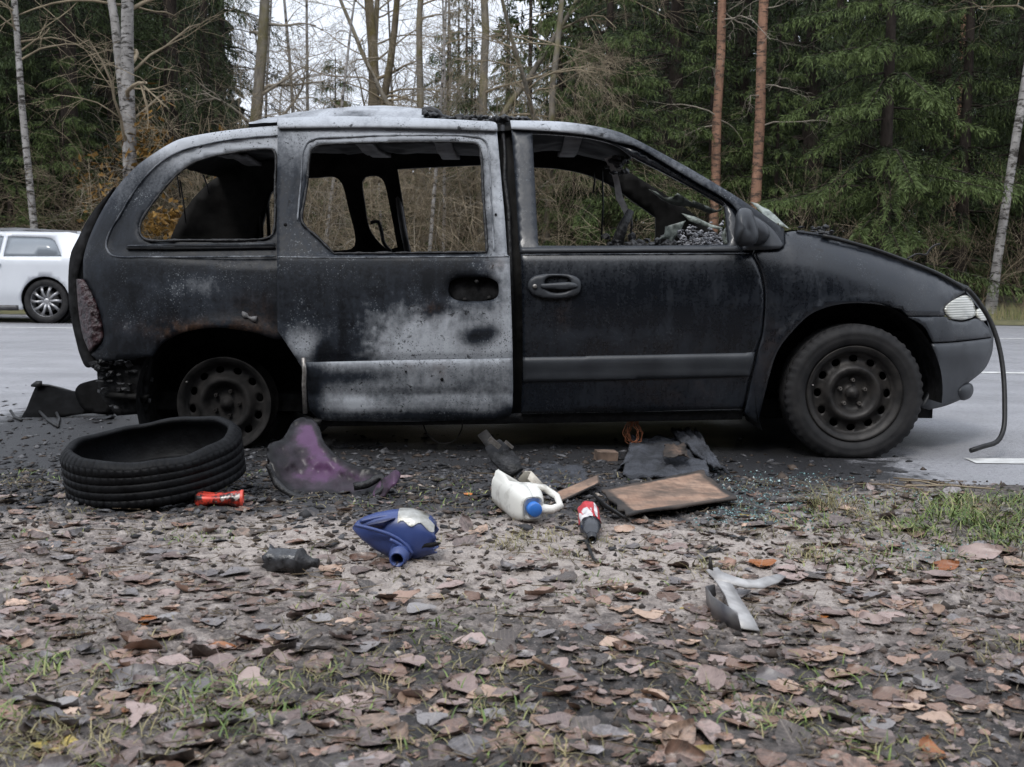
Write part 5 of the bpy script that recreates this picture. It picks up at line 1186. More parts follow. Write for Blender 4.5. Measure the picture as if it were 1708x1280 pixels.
M['label_red'] = simple('red_label', (.36, .022, .03), (.55, .06, .07), 30, .35, .3, 60); M['label_white'] = simple('torn_white_label', (.35, .33, .33), (.75, .73, .73), 40, .5, .5, 60)
lw = lambda r, z, a, k: (r + .002 * math.sin(7 * a + k), z + (.02 * (float(vn(a * 3, 4.4)) - .5) if k in (0, 5) else 0))
wpart('red_label', *moved(lathe([(.0352, L * t) for t in (.06, .16, .28, .40, .48, .56)], 40, 'z', wob=lw), mt), M['label_red'], cb)
wpart('white_label', *moved(lathe([(.0375, L * t) for t in (.3, .36, .44, .5, .55, .6)], 24, 'z', math.pi * .5 - .2, math.pi * .5 + 1.1, wob=lw), mt), M['label_white'], cb)
wpart('white_script_band', *moved(lathe([(.0378, L * t) for t in (.1, .2, .28, .36, .44, .52)], 24, 'z', math.pi * .5 - .75, math.pi * .5 - .45, wob=lw), mt), M['label_white'], cb)
# crushed red can
b4 = at(366, 848); rc = thing('crushed_can', 'crushed red drink can with black soot beside the charred tyre', 'can', (b4.x, b4.y + .02, b4.z + .03), (0, 0, math.radians(8)))
def redm():
    k = N('red_sooty_tin'); v = k.coord(); f = k.ramp(k.noise(28, 5, v, .7), [(.45, 0.), (.55, 1.)]); g2 = k.ramp(k.noise(22, 3, v), [(.6, 0.), (.66, 1.)])
    col = k.mix(f, (.52, .045, .025), (.015, .012, .012)); col = k.mix(g2, col, (.4, .36, .33)); return k.out(col, .35, .2)
cw_ = lambda r, z, a, k: (r * (1 - .5 * (float(vn(a * 1.6 + 3, z * 40)) - .2) * (z < .14)), z)
mr = Matrix.Rotation(math.pi / 2, 4, 'Y') @ Matrix.Translation((0, 0, -.09))
add('shell', mesh_of('shell', *moved(lathe([(0, .0), (.022, 0), (.030, .01), (.03, .03), (.026, .06), (.028, .09), (.030, .12), (.031, .15), (.030, .165)], 30, 'z', wob=cw_), mr), True), redm(), rc)
add('end_rim', mesh_of('end_rim', *moved(lathe([(.031, .160), (.033, .166), (.032, .171), (.028, .170), (.027, .163), (0, .163)], 30, 'z'), mr), True), simple('red_rim', (.5, .05, .03), (.65, .09, .06), 30, .4, .1), rc)
# boards and burnt mat
def boardm():
    k = N('scorched_fibreboard'); v = k.coord(); f = k.noise(9, 6, v, .65); e = k.at('ash')
    col = k.ramp(f, [(.3, (.17, .095, .06)), (.6, (.36, .235, .165)), (.8, (.42, .30, .23))]); wv = k.noise(90, 2, k.coord('Object', (1, .1, 1)))
    col = k.mix(k.ramp(wv, [(.5, 0.), (.7, .3)]), col, (.12, .07, .05))
    t = k.math('ADD', e, k.math('MULTIPLY', k.math('SUBTRACT', k.noise(16, 6, v, .7), .5), .9)); col = k.mix(k.ramp(t, [(.25, 1.), (.65, 0.)]), col, (.02, .017, .015)); col = k.mix(k.ramp(k.noise(5, 6, v, .7), [(.44, 0.), (.58, .75)]), col, (.07, .05, .038))
    k.bump(f, .3, .006); return k.out(col, .75)
M['board'] = boardm()
def plate(name, cor, hs, mat, parent, th=.008, nx=24, ny=14, curl=0., ragged=0., seed=0, ash=None, lump=0.):
    P4 = [at(*c) + Vector((0, 0, h)) for c, h in zip(cor, hs)]; V = []; Fc = []; A = []
    for j in range(ny + 1):
        for i in range(nx + 1):
            a, b = i / nx, j / ny; ed = min(a, 1 - a, b, 1 - b)
            e1 = ragged * (float(vn(a * 7 + seed, b * 7)) - .5) * (1 if ed == 0 else 0)
            a2 = a + e1 * .6; b2 = b + e1
            p = (P4[0] * (1 - a2) + P4[1] * a2) * (1 - b2) + (P4[3] * (1 - a2) + P4[2] * a2) * b2
            p.z += curl * ((2 * b - 1) ** 2) + lump * (float(fbm(a * 6 + seed, b * 6, 3)) - .5); p.z = max(p.z, gz(p.x, p.y) + .003); V.append(p)
            A.append(float(sst(0, .09, ed)) if ash is None else ash(a, b, ed))
    n = len(V); V = V + [v - Vector((0, 0, th)) for v in V]; k = nx + 1
    for j in range(ny):
        for i in range(nx): b = j * k + i; Fc += [(b, b + 1, b + k + 1, b + k), (b + n, b + k + n, b + k + 1 + n, b + 1 + n)]
    bd = [i for i in range(k)] + [j * k + nx for j in range(1, ny + 1)] + [ny * k + i for i in range(nx - 1, -1, -1)] + [j * k for j in range(ny - 1, 0, -1)]
    for a, b in zip(bd, bd[1:] + bd[:1]): Fc.append((b, a, a + n, b + n))
    o = wpart(name, V, Fc, M[mat], parent, True); attr(o.data, 'ash', A + [.0] * n); return o
bd1 = thing('fibreboard', 'scorched brown fibreboard lying flat in front of the front door', 'board', tuple(at(1110, 850)))
plate('sheet', [(1046, 872), (1230, 842), (1172, 799), (1003, 833)], [.025, .02, .03, .03], 'board', bd1, .01, 40, 24, .008, .09, 1, lambda a, b, e: float(sst(0, .12, e)) - .6 * float(blob(a, b, .38, .55, .25, .25)) - .4 * float(blob(a, b, .0, .2, .12, .5)))
wpart('folded_edge', *ribbon([at(992, 838, .025), at(1003, 852, .03), (at(1020, 864, .03)), at(1044, 874, .02)], [.03, .05, .05, .035], .006, (.5, -.6, .35)), M['char'], bd1)
bd2 = thing('board_scrap', 'small scorched board scrap between the jug and the big fibreboard', 'board', tuple(at(965, 832)))
plate('sheet', [(936, 842), (1000, 826), (997, 812), (925, 828)], [.015, .05, .05, .015], 'board', bd2, .008, 16, 8, .0, .05, 2)
mt_ = thing('burnt_mat', 'burnt black floor mat crumpled below the front door', 'mat', tuple(at(1120, 780)))
M['mat'] = simple('ash_grey_felt', (.012, .013, .015), (.075, .08, .095), 9, .95, 1., 60, bdist=.02)
plate('felt', [(1035, 800), (1190, 806), (1165, 745), (1050, 745)], [.02, .02, .05, .05], 'mat', mt_, .012, 44, 34, .0, .25, 3, None, .055)
plate('stiff_edge', [(1160, 778), (1216, 803), (1160, 742), (1118, 740)], [.06, .03, .09, .08], 'mat', mt_, .012, 20, 14, .0, .12, 5, None, .05)
plate('round_patch', [(1105, 790), (1150, 790), (1140, 770), (1108, 770)], [.075, .075, .085, .085], 'board', mt_, .004, 14, 12, .0, .3, 6, lambda a, b, e: .5 * float(blob(a, b, .5, .5, .5, .5)) - .05, .03)
mt2 = thing('ash_heap', 'low heap of grey ash and felt behind the white jug', 'heap', tuple(at(900, 805)))
plate('felt', [(880, 838), (985, 812), (970, 775), (850, 780)], [.0, .0, .0, .0], 'mat', mt2, .01, 40, 30, .0, .3, 9, None, .06)
wb = at(1010, 768); o = thing('wood_block', 'small charred wood block under the front door', 'block', tuple(wb), (.1, .05, .25))
add('block', mesh_of('block', *bbox(-.05, .05, -.03, .03, 0, .045)), simple('charred_wood', (.03, .02, .015), (.24, .165, .12), 12, .8, .4, 30), o)
# belt buckle bracket
bk = thing('seat_belt_anchor', 'burnt metal seat belt bracket leaning under the sliding door', 'bracket', tuple(at(845, 785)))
pts = [P(x, y, 5.25 + (785 - y) * .004) for x, y in ((804, 722), (815, 736), (822, 745))]
wpart('strap', *ribbon(pts, .05, .006, (0, -1, .3)), M['rim'], bk)
pts = [P(x, y, 5.1 + (785 - y) * .004) for x, y in ((822, 742), (835, 758), (850, 775), (862, 788))]
wpart('arm', *ribbon(pts, [.075, .10, .09, .06], .02, (0, -1, .5)), M['char'], bk)
for (x, y, w, h) in ((822, 741, .03, .022), (846, 744, .022, .012)):
    c_ = P(x + 3, y - 2, 5.2); wpart('buckle', *moved(bbox(-w, w, -.01, .01, -h / 2, h / 2), Matrix.Translation(c_) @ Matrix.Rotation(.7, 4, 'Y')), M['nut'], bk, False)
# twisted pale strip
tp = thing('twisted_strip', 'bent grey metal trim strip on the leaves at lower right', 'strip', tuple(at(1225, 1010)))
M['strip'] = simple('weathered_grey_metal', (.22, .21, .205), (.50, .49, .48), 14, .5, .3, 40, .2)
def G3(x, y, h): return at(x, y, h)
wpart('long_arm', *ribbon([G3(1305, 972, .02), G3(1288, 985, .03), G3(1265, 996, .035), G3(1240, 998, .04), G3(1218, 995, .045), G3(1190, 990, .05)], [.02, .036, .036, .034, .034, .05], .004, (0, -.5, .9)), M['strip'], tp)
wpart('cross_arm', *ribbon([G3(1186, 985, .06), G3(1205, 1000, .05), G3(1222, 1022, .04), G3(1238, 1045, .025), G3(1250, 1056, .008)], [.05, .05, .045, .06, .055], .004, (.3, -.3, .9)), M['strip'], tp)
wpart('bent_plate', *ribbon([G3(1192, 1002, .03), G3(1178, 1012, .03), G3(1188, 1032, .03), G3(1210, 1047, .03), G3(1232, 1058, .03)], [.03, .05, .055, .055, .05], .004, (.75, -.65, .1)), simple('bent_plate_metal', (.06, .06, .07), (.23, .22, .21), 7, .4, .2, 40, .3), tp)
wpart('upright_tab', *ribbon([G3(1186, 992, .05), G3(1184, 990, .075), G3(1183, 988, .10)], [.012, .012, .006], .003, (0, -1, .2)), M['rim'], tp)
# cable scrap by the dark bottle
cs = thing('cable_scrap', 'short black cable scrap at the mouth of the dark bottle', 'cable', tuple(at(985, 925)))
wpart('cable', *tube([at(963, 908, .008), at(978, 908, .01), at(983, 920, .008), at(989, 934, .006), at(995, 941, .006)], [.006, .007, .006, .005, .004], 6), M['rubber'], cs)
# torn rear bumper lying behind the van
rb = thing('torn_bumper', 'torn black bumper cover lying on the road behind the van', 'bumper', tuple(G(110, 700)))
RB = [(36, 700), (44, 682), (55, 655), (62, 643), (80, 645), (100, 651), (126, 656), (140, 668), (165, 672), (186, 682), (188, 692), (150, 690), (105, 696), (80, 701)]
free_sheet('cover', RB, lambda x, y: 6.98 + .0035 * (700 - y) + .0012 * (x - 40) + .04 * np.sin(x / 30.), 'black', rb, None, .05, 7, sharp=False)
wpart('upper_lip', *ribbon([P(60, 642, 7.22), P(80, 643, 7.26), P(104, 649, 7.28), P(126, 656, 7.3)], [.02, .05, .06, .05], .01, (0, 0, 1)), M['char'], rb)
free_sheet('side_lobe', [(125, 655), (132, 642), (150, 636), (168, 634), (180, 645), (184, 685), (160, 690), (138, 682)], lambda x, y: 6.95 + .0015 * (690 - y), 'black', rb, None, .12, 7, sharp=False)
wpart('end_fin', *ribbon([P(52, 644, 7.2), P(62, 641, 7.2), P(70, 640, 7.2)], [.01, .04, .03], .01, (0, -1, .3)), M['rubber'], rb)
for pp in (((18, 690), (24, 694), (36, 700)), ((65, 690), (80, 700), (97, 712)), ((92, 688), (99, 698), (96, 711))):
    wpart('clip', *tube([G(x, min(y + 4, 715)) + Vector((0, 0, .03 if i == 0 else .01)) for i, (x, y) in enumerate(pp)], .009, 6), M['char'], rb)
# dry reed stalks
for i, (x0, y0, x1, y1) in enumerate(((1490, 802, 1610, 818), (1500, 806, 1570, 815), (1430, 812, 1540, 822), (1510, 815, 1660, 821))):
    o = add('reed_stalk', mesh_of('reed_stalk', *tube([at(x0, y0, .012), at((x0 + x1) / 2, (y0 + y1) / 2 - 1, .018), at(x1, y1, .012)], .0035, 5)), M['twig' if i % 2 else 'twig_dark'])
    tag(o, ['long dark reed stalk on the grass edge right of the wheel', 'short dark reed stalk beside the long one', 'leftmost pale reed stalk below the front wheel', 'long pale reed stalk at the edge of the grass'][i], 'stalk', 'dry reed stalks below the front bumper')
# ------------------------------------------------------------------ leaves, grass, shards, crumbs
def veined(k, base, n):
    lu, lv = k.at('lu'), k.at('lv'); av = k.math('ABSOLUTE', lv)
    mid = k.math('LESS_THAN', av, .018); sv = k.math('LESS_THAN', k.math('PINGPONG', k.math('ADD', lu, k.math('MULTIPLY', av, -.75)), .075), .007)
    vein = k.math('MULTIPLY', k.math('MAXIMUM', mid, sv), .42)
    col = k.mix(vein, base, k.mix(.5, base, (.42, .36, .30)))
    h = k.math('ADD', k.math('MULTIPLY', vein, 1.5), n); k.bump(h, .45, .002); return col
def leaf_mat(name, c1, c2, c3):
    k = N(name); v = k.coord('Object'); oi = k.n('ObjectInfo')
    n = k.noise(5, 6, v, .65); t = k.math('ADD', k.math('MULTIPLY', n, .65), k.math('MULTIPLY', oi.outputs['Random'], .6))
    col = k.ramp(t, [(.25, c1), (.6, c2), (.9, c3)]); col = k.mix(k.ramp(k.noise(9, 5, v, .7), [(.6, 0.), (.72, .75)]), col, (.025, .019, .016))
    col = veined(k, col, n); return k.out(col, k.ramp(n, [(.35, .24), (.65, .5)]), 0, .5)
LM = [('mauve-brown', leaf_mat('leaf_mauve', (.085, .060, .054), (.20, .145, .13), (.34, .255, .23)), (.19, .14, .125)), ('brown', leaf_mat('leaf_brown', (.08, .048, .036), (.18, .11, .08), (.28, .18, .135)), (.19, .115, .085)),
      ('tan', leaf_mat('leaf_tan', (.2, .13, .09), (.33, .225, .165), (.46, .33, .25)), (.33, .225, .165)), ('grey', leaf_mat('leaf_grey', (.095, .085, .085), (.155, .14, .14), (.22, .205, .20)), (.155, .14, .14)),
      ('dark', leaf_mat('leaf_dark', (.03, .023, .02), (.06, .047, .04), (.09, .07, .06)), (.06, .047, .04)), ('orange', leaf_mat('leaf_orange', (.16, .045, .012), (.26, .085, .02), (.30, .12, .04)), (.36, .12, .025)), ('yellow', leaf_mat('leaf_yellow', (.20, .145, .04), (.28, .215, .07), (.33, .27, .11)), (.36, .27, .07))]
LW = [.40, .25, .12, .13, .092, .004, .004]
def leaf_shape(seed):
    R = np.random.RandomState(seed); nr = 13; th = np.linspace(0, 1, nr); torn = R.rand() < .3
    wd = R.uniform(.36, .50); asym = R.uniform(.88, 1.12); pk = R.uniform(.55, .75)
    prof = wd * np.sin(np.pi * th ** pk) ** .7 * (1 - .25 * th ** 3); prof[0] = .02; prof[-1] = 0
    curl = R.uniform(-.15, .30); fold = R.uniform(-.12, .30); tw = R.uniform(-.25, .25); side = R.uniform(0, .9) * (R.rand() < .35); V = []; UV = []
    ss = (-1, -.75, -.4, 0, .4, .75, 1)
    for i, t in enumerate(th):
        for s in ss:
            e = 1 + (R.normal(0, .035) if abs(s) == 1 else 0)
            if torn and s == 1 and .45 < t < .75: e *= .6
            w = prof[i] * s * e * (asym if s > 0 else 1); x = t - .5
            z = curl * x * x + fold * abs(w) * .8 + tw * w * x + .015 * math.sin(11 * t + 5 * s + seed) + side * max(0, s - .3) ** 2 * .35 + (.10 * max(0, abs(s) - .7) * R.rand())
            V.append((x, w * (1 - .25 * side * (s > .3)), z)); UV.append((t, prof[i] * s))
    k = len(ss); Fc = [(i * k + j, i * k + k + j, i * k + k + j + 1, i * k + j + 1) for i in range(nr - 1) for j in range(k - 1)]
    b = len(V); V += [(-.5, -.010, .01), (-.5, .010, .01), (-.5 - R.uniform(.2, .5), R.uniform(-.12, .12), R.uniform(.0, .06))]; UV += [(0, .3)] * 3; Fc.append((b, b + 1, b + 2))
    return np.array(V), Fc, np.array(UV)
LS = [leaf_shape(s) for s in range(100, 118)]; LMESH = [mesh_of('leaf', v, f, True) for v, f, u in LS]
for me, q in zip(LMESH, LS): me.materials.append(LM[0][1]); attr(me, 'lu', q[2][:, 0]); attr(me, 'lv', q[2][:, 1])
keep_out = [(258, 800, .42), (560, 815, .34), (655, 905, .17), (485, 940, .10), (885, 840, .16), (990, 885, .10), (1110, 835, .30)]
KO = [(at(a, b).x, at(a, b).y, r) for a, b, r in keep_out]
R = np.random.RandomState(77); cand = []
def dens(x, y):
    px, py = proj((x, y, 0))
    d = .7 * (1 - sst(2.8, 4.2, y)) + .38
    d += .55 * sst(.55, 1.3, x) * (1 - sst(4.7, 5.2, y)) + .2 * (1 - sst(-2.2, -1.2, x)) * (1 - sst(3.4, 4.2, y))
    d *= 1 - .55 * math.exp(-((x - .0) / .55) ** 2 - ((y - 3.45) / .6) ** 2); d *= 1 - .6 * math.exp(-((x + .9) / .7) ** 2 - ((y - 3.95) / .35) ** 2)
    d *= .35 + 1.3 * float(fbm(x * 2.1 + 8, y * 2.1, 3)); d *= 1 - .75 * float(sst(4.5, 5.0, y))
    return d
tries = 0
while len(cand) < 5300 and tries < 70000:
    tries += 1; y = R.uniform(1.85, 5.15); x = R.uniform(-1, 1) * (.47 * y + .75)
    if R.rand() > dens(x, y) or any((x - a) ** 2 + (y - b) ** 2 < r * r for a, b, r in KO): continue
    big = R.rand(); s = R.uniform(.058, .092) if big < .26 else R.uniform(.014, .048)
    if y > 4.2: s *= .85
    tl = .07 if R.rand() < .88 else .35
    cand.append((s / y, x, y, s, R.randint(len(LS)), R.choice(7, p=LW), R.uniform(0, 6.283), R.normal(0, tl), R.normal(0, tl)))
cand.sort(key=lambda c: -c[0] * (abs(c[1]) < .415 * c[2] and c[2] > 2.25))
def leaf_z(x, y, s, a, b): return gz(x, y) + .001 + .14 * s * (abs(math.sin(a)) + abs(math.sin(b)))
LAB = {'mauve-brown': 'mauve-brown fallen leaf on the muddy verge', 'brown': 'brown fallen leaf on the muddy verge', 'tan': 'pale tan fallen leaf on the muddy verge', 'grey': 'grey wet fallen leaf on the muddy verge', 'dark': 'nearly black rotten leaf on the muddy verge', 'orange': 'small bright orange leaf on the muddy verge', 'yellow': 'yellow fallen leaf near the bottom of the picture'}
def zone(x, y):
    px, py = proj((x, y, 0)); h = 'bottom' if py > 1140 else ('lower' if py > 1000 else 'middle')
    if h == 'middle': return 'on the dirt ' + ('below the charred tyre' if px < 420 else ('near the blue canister' if px < 780 else ('near the dark bottle' if px < 1150 else 'by the grass at the right')))
    return 'on the verge, %s %s' % (h, 'left corner' if px < 285 else ('left' if px < 620 else ('middle' if px < 1000 else ('right' if px < 1400 else 'right corner'))))
def put_leaf(x, y, s, k, mi, rz, a, b, label=None):
    o = bpy.data.objects.new('fallen_leaf', LMESH[k]); COL.objects.link(o); o.location = (x, y, leaf_z(x, y, s, a, b)); o.rotation_euler = (a, b, rz); o.scale = (s, s, s)
    sl = o.material_slots[0]; sl.link = 'OBJECT'; sl.material = LM[mi][1]
    return tag(o, label or LAB[LM[mi][0]].split(' leaf')[0] + ' leaf ' + zone(x, y), 'leaf', 'fallen leaves on the verge')
nsing = 292
for c in cand[:nsing]: put_leaf(*c[1:])
for px, py, s, mi, rz, lab in ((1578, 948, .085, 5, .1, 'bright orange fallen leaf on the grass at the right'), (1635, 932, .14, 0, .0, 'large mauve leaf right of the bright orange leaf'), (680, 1172, .075, 2, 1.5, 'pale tan upright-pointing leaf at the bottom middle-left'), (228, 1133, .10, 3, .3, 'large grey leaf at the lower left'), (1550, 1255, .075, 5, 1.3, 'red-brown curled leaf at the bottom right corner'), (1042, 886, .07, 2, -.2, 'tan leaf just below the fibreboard'), (1170, 1262, .06, 6, .6, 'yellow leaf at the bottom edge')):
    p = at(px, py); put_leaf(p.x, p.y, s, 3, mi, rz, .15, -.1, lab)
V = []; Fc = []; Cc = []; UU = []; off = 0
for c in cand[nsing:]:
    _, x, y, s, k, mi, rz, a, b = c; v, f, u = LS[k]; UU.append(u)
    m_ = np.array((Matrix.Rotation(rz, 3, 'Z') @ Matrix.Rotation(b, 3, 'Y') @ Matrix.Rotation(a, 3, 'X')))
    V.append(v @ m_.T * s + np.array([x, y, leaf_z(x, y, s, a, b)])); Fc += [tuple(i + off for i in q) for q in f]; off += len(v)
    cc = np.array(LM[mi][2]) * R.uniform(.5, 1.6); Cc.append(np.tile(cc, (len(v), 1)))
def litter_mat(name, rough=.55, nz=60):
    k = N(name); v = k.coord(); col = k.mix(k.ramp(k.noise(nz, 4, v), [(.4, 0.), (.7, .5)]), k.at('col', 'Color'), (.03, .024, .02)); k.bump(k.noise(120, 3, v), .3, .002); return k.out(col, rough, 0, .4)
k = N('leaf_litter_mat'); v_ = k.coord(); n_ = k.noise(60, 5, v_, .65); c_ = k.mix(k.ramp(n_, [(.42, 0.), (.62, .7)]), k.at('col', 'Color'), (.03, .024, .02)); M['litter'] = k.out(veined(k, c_, n_), k.ramp(n_, [(.35, .24), (.65, .5)]), 0, .5)
me = mesh_of('leaf_litter', np.vstack(V), Fc, True); colattr(me, 'col', np.vstack(Cc)); UU = np.vstack(UU); attr(me, 'lu', UU[:, 0]); attr(me, 'lv', UU[:, 1]); tag(add('leaf_litter', me, M['litter']), 'scattered smaller fallen leaves across the verge', 'leaves', kind='stuff')

def gzv(x, y): z = dirt_z(x, y); return np.where(y > 5.0, np.maximum(z, 0.), z)
def scatter(name, n, pos, size, flat, cols, label, cat, seed, rough=.7, mat=None, sit=.3):
    R = np.random.RandomState(seed); oct_ = np.array([(1, 0, 0), (0, 1, 0), (-1, 0, 0), (0, -1, 0), (0, 0, 1), (0, 0, -1.)]); fo = [(0, 1, 4), (1, 2, 4), (2, 3, 4), (3, 0, 4), (1, 0, 5), (2, 1, 5), (3, 2, 5), (0, 3, 5)]
    V = []; Fc = []; Cc = []; PP = np.array([pos(R) for _ in range(n)]); ZZ = gzv(PP[:, 0], PP[:, 1])
    for i in range(n):
        x, y = PP[i]; s = size(R); v = oct_ * R.uniform(.5, 1.3, (6, 1)) * np.array([R.uniform(.5, 1.4), R.uniform(.5, 1.2), flat * R.uniform(.5, 1.4)]) * s
        a = R.uniform(0, 6.28); c_, s_ = math.cos(a), math.sin(a); tl = R.normal(0, .25); v = v @ np.array([[c_, -s_, 0], [s_, c_, tl], [0, -tl, 1]]).T
        V.append(v + np.array([x, y, ZZ[i] + s * flat * sit])); Fc.append(np.array(fo) + i * 6); Cc.append(np.tile(np.array(cols[R.randint(len(cols))]) * R.uniform(.6, 1.4), (6, 1)))
    me = mesh_of(name, np.vstack(V), np.vstack(Fc)); colattr(me, 'col', np.vstack(Cc)); return tag(add(name, me, mat or litter_mat(name + '_mat', rough)), label, cat, kind='stuff')
def p_char(R):
    while True:
        x, y = R.normal(-.8, 1.15), R.normal(5.0, .5)
        if 3.7 < y < 6.6 and -3 < x < 1.9: return x, y
scatter('charred_flakes', 7500, p_char, lambda R: min(abs(R.normal(0, .013)), .03) + .004, .35, [(.01, .01, .011), (.02, .02, .022), (.035, .036, .04), (.09, .09, .095), (.05, .035, .025)], 'black charred flakes and ash round the wreck', 'flakes', 81)
def p_all(R):
    y = R.uniform(1.9, 5.2); return R.uniform(-1, 1) * (.46 * y + .7), y
scatter('soil_crumbs', 12000, p_all, lambda R: abs(R.normal(0, .006)) + .002, .7, [(.05, .04, .034), (.03, .025, .022), (.11, .09, .075), (.20, .165, .14), (.08, .06, .05), (.26, .23, .2)], 'loose soil crumbs and grit on the verge', 'soil', 82, .9)
def p_road(R):
    x, y = R.normal(-2.4, .7), R.normal(6.9, .9); return x, max(y, 5.3)
scatter('road_crumbs', 500, p_road, lambda R: abs(R.normal(0, .012)) + .004, .4, [(.012, .012, .012), (.03, .03, .032), (.12, .12, .125)], 'burnt crumbs on the asphalt behind the van', 'crumbs', 83)
def p_glass(R):
    c_ = [(1262, 835, .13, .22), (1240, 865, .1, .1), (1480, 832, .22, .06), (1555, 915, .12, .08), (1300, 800, .2, .12)][R.choice(5, p=[.45, .2, .12, .1, .13])]
    p = at(c_[0], c_[1]); return p.x + R.normal(0, c_[2]), min(p.y + R.normal(0, c_[3]), 5.6)
k = N('green_glass_crumbs'); M['crumb_glass'] = k.out(k.at('col', 'Color'), .15, 0, .8)
scatter('glass_crumbs', 1500, p_glass, lambda R: R.uniform(.003, .007), .8, [(.07, .15, .15), (.12, .22, .22), (.04, .09, .09), (.3, .38, .38)], 'greenish crumbs of shattered window glass beside the fibreboard', 'glass', 84, .15, M['crumb_glass'])
def p_hump(R):
    y = R.uniform(1.9, 5.0); return R.uniform(-1, 1) * (.46 * y + .2), y
# thin twigs and rootlets
Rt = np.random.RandomState(85); B = Sticks()
for i in range(1100):
    x, y = p_all(Rt); a = Rt.uniform(0, 6.28); L = Rt.uniform(.03, .14); p = np.array([x, y, gz(x, y) + .006]); w = wander(Rt, p, (math.cos(a), math.sin(a), .05), L, 3, 0, 0, .15); w[:, 2] = p[2] + abs(w[:, 2] - p[2]) * .5; B.add(w, np.linspace(.0018, .0009, 4), 3)
tag(add('fallen_twigs', B.mesh('fallen_twigs'), M['twig_dark']), 'tiny fallen twigs strewn over the verge', 'twigs', kind='stuff')

# grass
def blades(name, clumps, label, seed, cols):
    R = np.random.RandomState(seed); V = []; Cc = []
    for (x, y, rad, n, h, kind) in clumps:
        BX = x + R.normal(0, rad, n); BY = y + R.normal(0, rad, n); BZ = gzv(BX, BY) - .003
        for q_ in range(n):
            bx, by, z = BX[q_], BY[q_], BZ[q_]; a = R.uniform(0, 6.283); hh = h * R.uniform(.45, 1.2); ln = R.uniform(.5, 1.7); w = R.uniform(.0009, .0020) * (1.3 if kind == 0 else .8)
            t = np.array([0, .35, .7, 1.]); rr = hh * ln * t ** 1.7; zz = hh * (t - .45 * ln * t ** 2.2); d = np.array([math.cos(a), math.sin(a)]); s_ = np.array([-d[1], d[0]]) * w
            if R.rand() < .5: s_ = np.array([w, 0])
            ww = np.array([1, 1, .7, .08])
            v = []
            for q in range(4):
                c_ = np.array([bx, by]) + d * rr[q]
                v += [(*(c_ - s_ * ww[q]), z + max(zz[q], .003)), (*(c_ + s_ * ww[q]), z + max(zz[q], .003))]
            V.append(v); c0 = np.array(cols[kind][R.randint(len(cols[kind]))]) * R.uniform(.7, 1.3); Cc.append(np.tile(c0, (8, 1)))
    V = np.array(V).reshape(-1, 3); n = len(V) // 8; b = np.arange(n)[:, None] * 8
    Fc = np.concatenate([np.stack([b + 2 * q, b + 2 * q + 1, b + 2 * q + 3, b + 2 * q + 2], -1).reshape(-1, 4) for q in range(3)])
    me = mesh_of(name, V, Fc, True); colattr(me, 'col', np.vstack(Cc)); k = N(name + '_mat'); mt = k.out(k.at('col', 'Color'), .55, 0, .35)
    return tag(add(name, me, mt), label, 'grass', kind='stuff')
GC = {0: [(.085, .13, .03), (.13, .18, .045), (.06, .095, .025), (.2, .21, .08)], 1: [(.22, .19, .09), (.27, .23, .12), (.16, .14, .06), (.12, .12, .045)], 2: [(.09, .08, .04), (.13, .11, .06), (.06, .055, .03)]}
Rg = np.random.RandomState(90); cl = []
def clump(px, py, rad, n, h, kind): p = at(px, py); cl.append((p.x, p.y, rad, n, h, kind))
clump(1378, 850, .045, 90, .14, 1); clump(1362, 930, .04, 60, .07, 1); clump(1190, 948, .035, 40, .05, 1); clump(1450, 862, .05, 55, .06, 1); clump(1520, 890, .07, 90, .07, 0); clump(1500, 880, .06, 60, .06, 1)
for px, py in ((1585, 850), (1600, 868), (1625, 860), (1650, 850), (1660, 872), (1690, 880), (1640, 884), (1700, 858), (1675, 840), (1610, 838), (1580, 870), (1695, 905), (1660, 905)): clump(px, py, .055, 60, .085, 0 if Rg.rand() < .8 else 1)
for _ in range(60): clump(Rg.uniform(1330, 1720), Rg.uniform(815, 960), .05, 15, .045, Rg.randint(2))
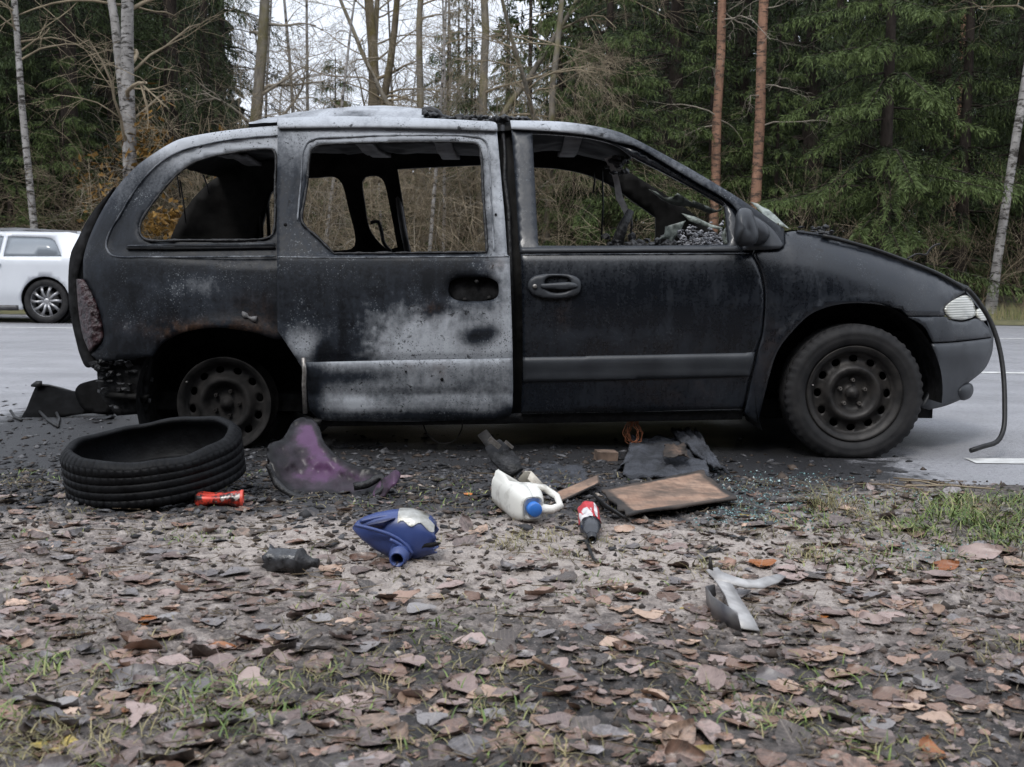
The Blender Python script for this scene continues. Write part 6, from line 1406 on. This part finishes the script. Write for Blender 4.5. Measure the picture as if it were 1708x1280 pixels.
for px, py in ((330, 1150), (280, 1165), (360, 1185), (300, 1200), (60, 1110), (30, 1130), (90, 1240), (40, 1260), (140, 1250), (10, 1210), (170, 1275), (420, 1120), (400, 1210)): clump(px, py, .06, 45, .05, 0 if Rg.rand() < .35 else 1)
for px, py in ((830, 1180), (850, 1200), (790, 1190), (640, 1100), (760, 1115), (735, 1060), (870, 1130), (905, 1250), (980, 1260), (1300, 1200), (1330, 1230), (1390, 1130), (1450, 1250), (1600, 1250), (1650, 1100), (1690, 1080), (1500, 1270), (690, 1240), (560, 1200), (1150, 1160), (1260, 1190), (470, 1150)): clump(px, py, .05, 34, .042, 0 if Rg.rand() < .4 else 1)
for px, py in ((870, 905), (920, 900), (850, 915), (1000, 905), (1180, 890), (1270, 900), (930, 930), (540, 1130), (440, 1170), (580, 1180), (620, 1150), (130, 1060), (200, 1130), (860, 895), (1290, 870)): clump(px, py, .035, 45, .04, 2 if Rg.rand() < .5 else 1)
for _ in range(520):
    x, y = p_all(Rg)
    if Rg.rand() < (.9 if y < 3.1 else .45): cl.append((x, y, .06, 20, .03, Rg.choice([0, 1, 1, 2, 2])))
blades('verge_grass', cl, 'sparse green and dry grass tufts growing on the verge', 91, GC)
# roadside grass beyond the road
Rg = np.random.RandomState(93); n = 16000; x = Rg.uniform(-14, 14, n); y = Rg.uniform(21.9, 24.5, n); h = Rg.uniform(.08, .3, n); w = Rg.uniform(.006, .014, n); lx = Rg.normal(0, .08, n)
V = np.stack([np.stack([x - w, y, np.full(n, .0)], 1), np.stack([x + w, y, np.full(n, .0)], 1), np.stack([x + lx, y, h + .1], 1)], 1).reshape(-1, 3)
c_ = np.array([(.16, .15, .06), (.22, .19, .10), (.10, .12, .04)])[Rg.randint(0, 3, n)].repeat(3, 0)
me = mesh_of('roadside_grass', V, np.arange(n * 3).reshape(n, 3)); colattr(me, 'col', c_); k = N('roadside_blades'); tag(add('roadside_grass', me, k.out(k.at('col', 'Color'), .8)), 'dry roadside grass along the far edge of the road', 'grass', kind='stuff')
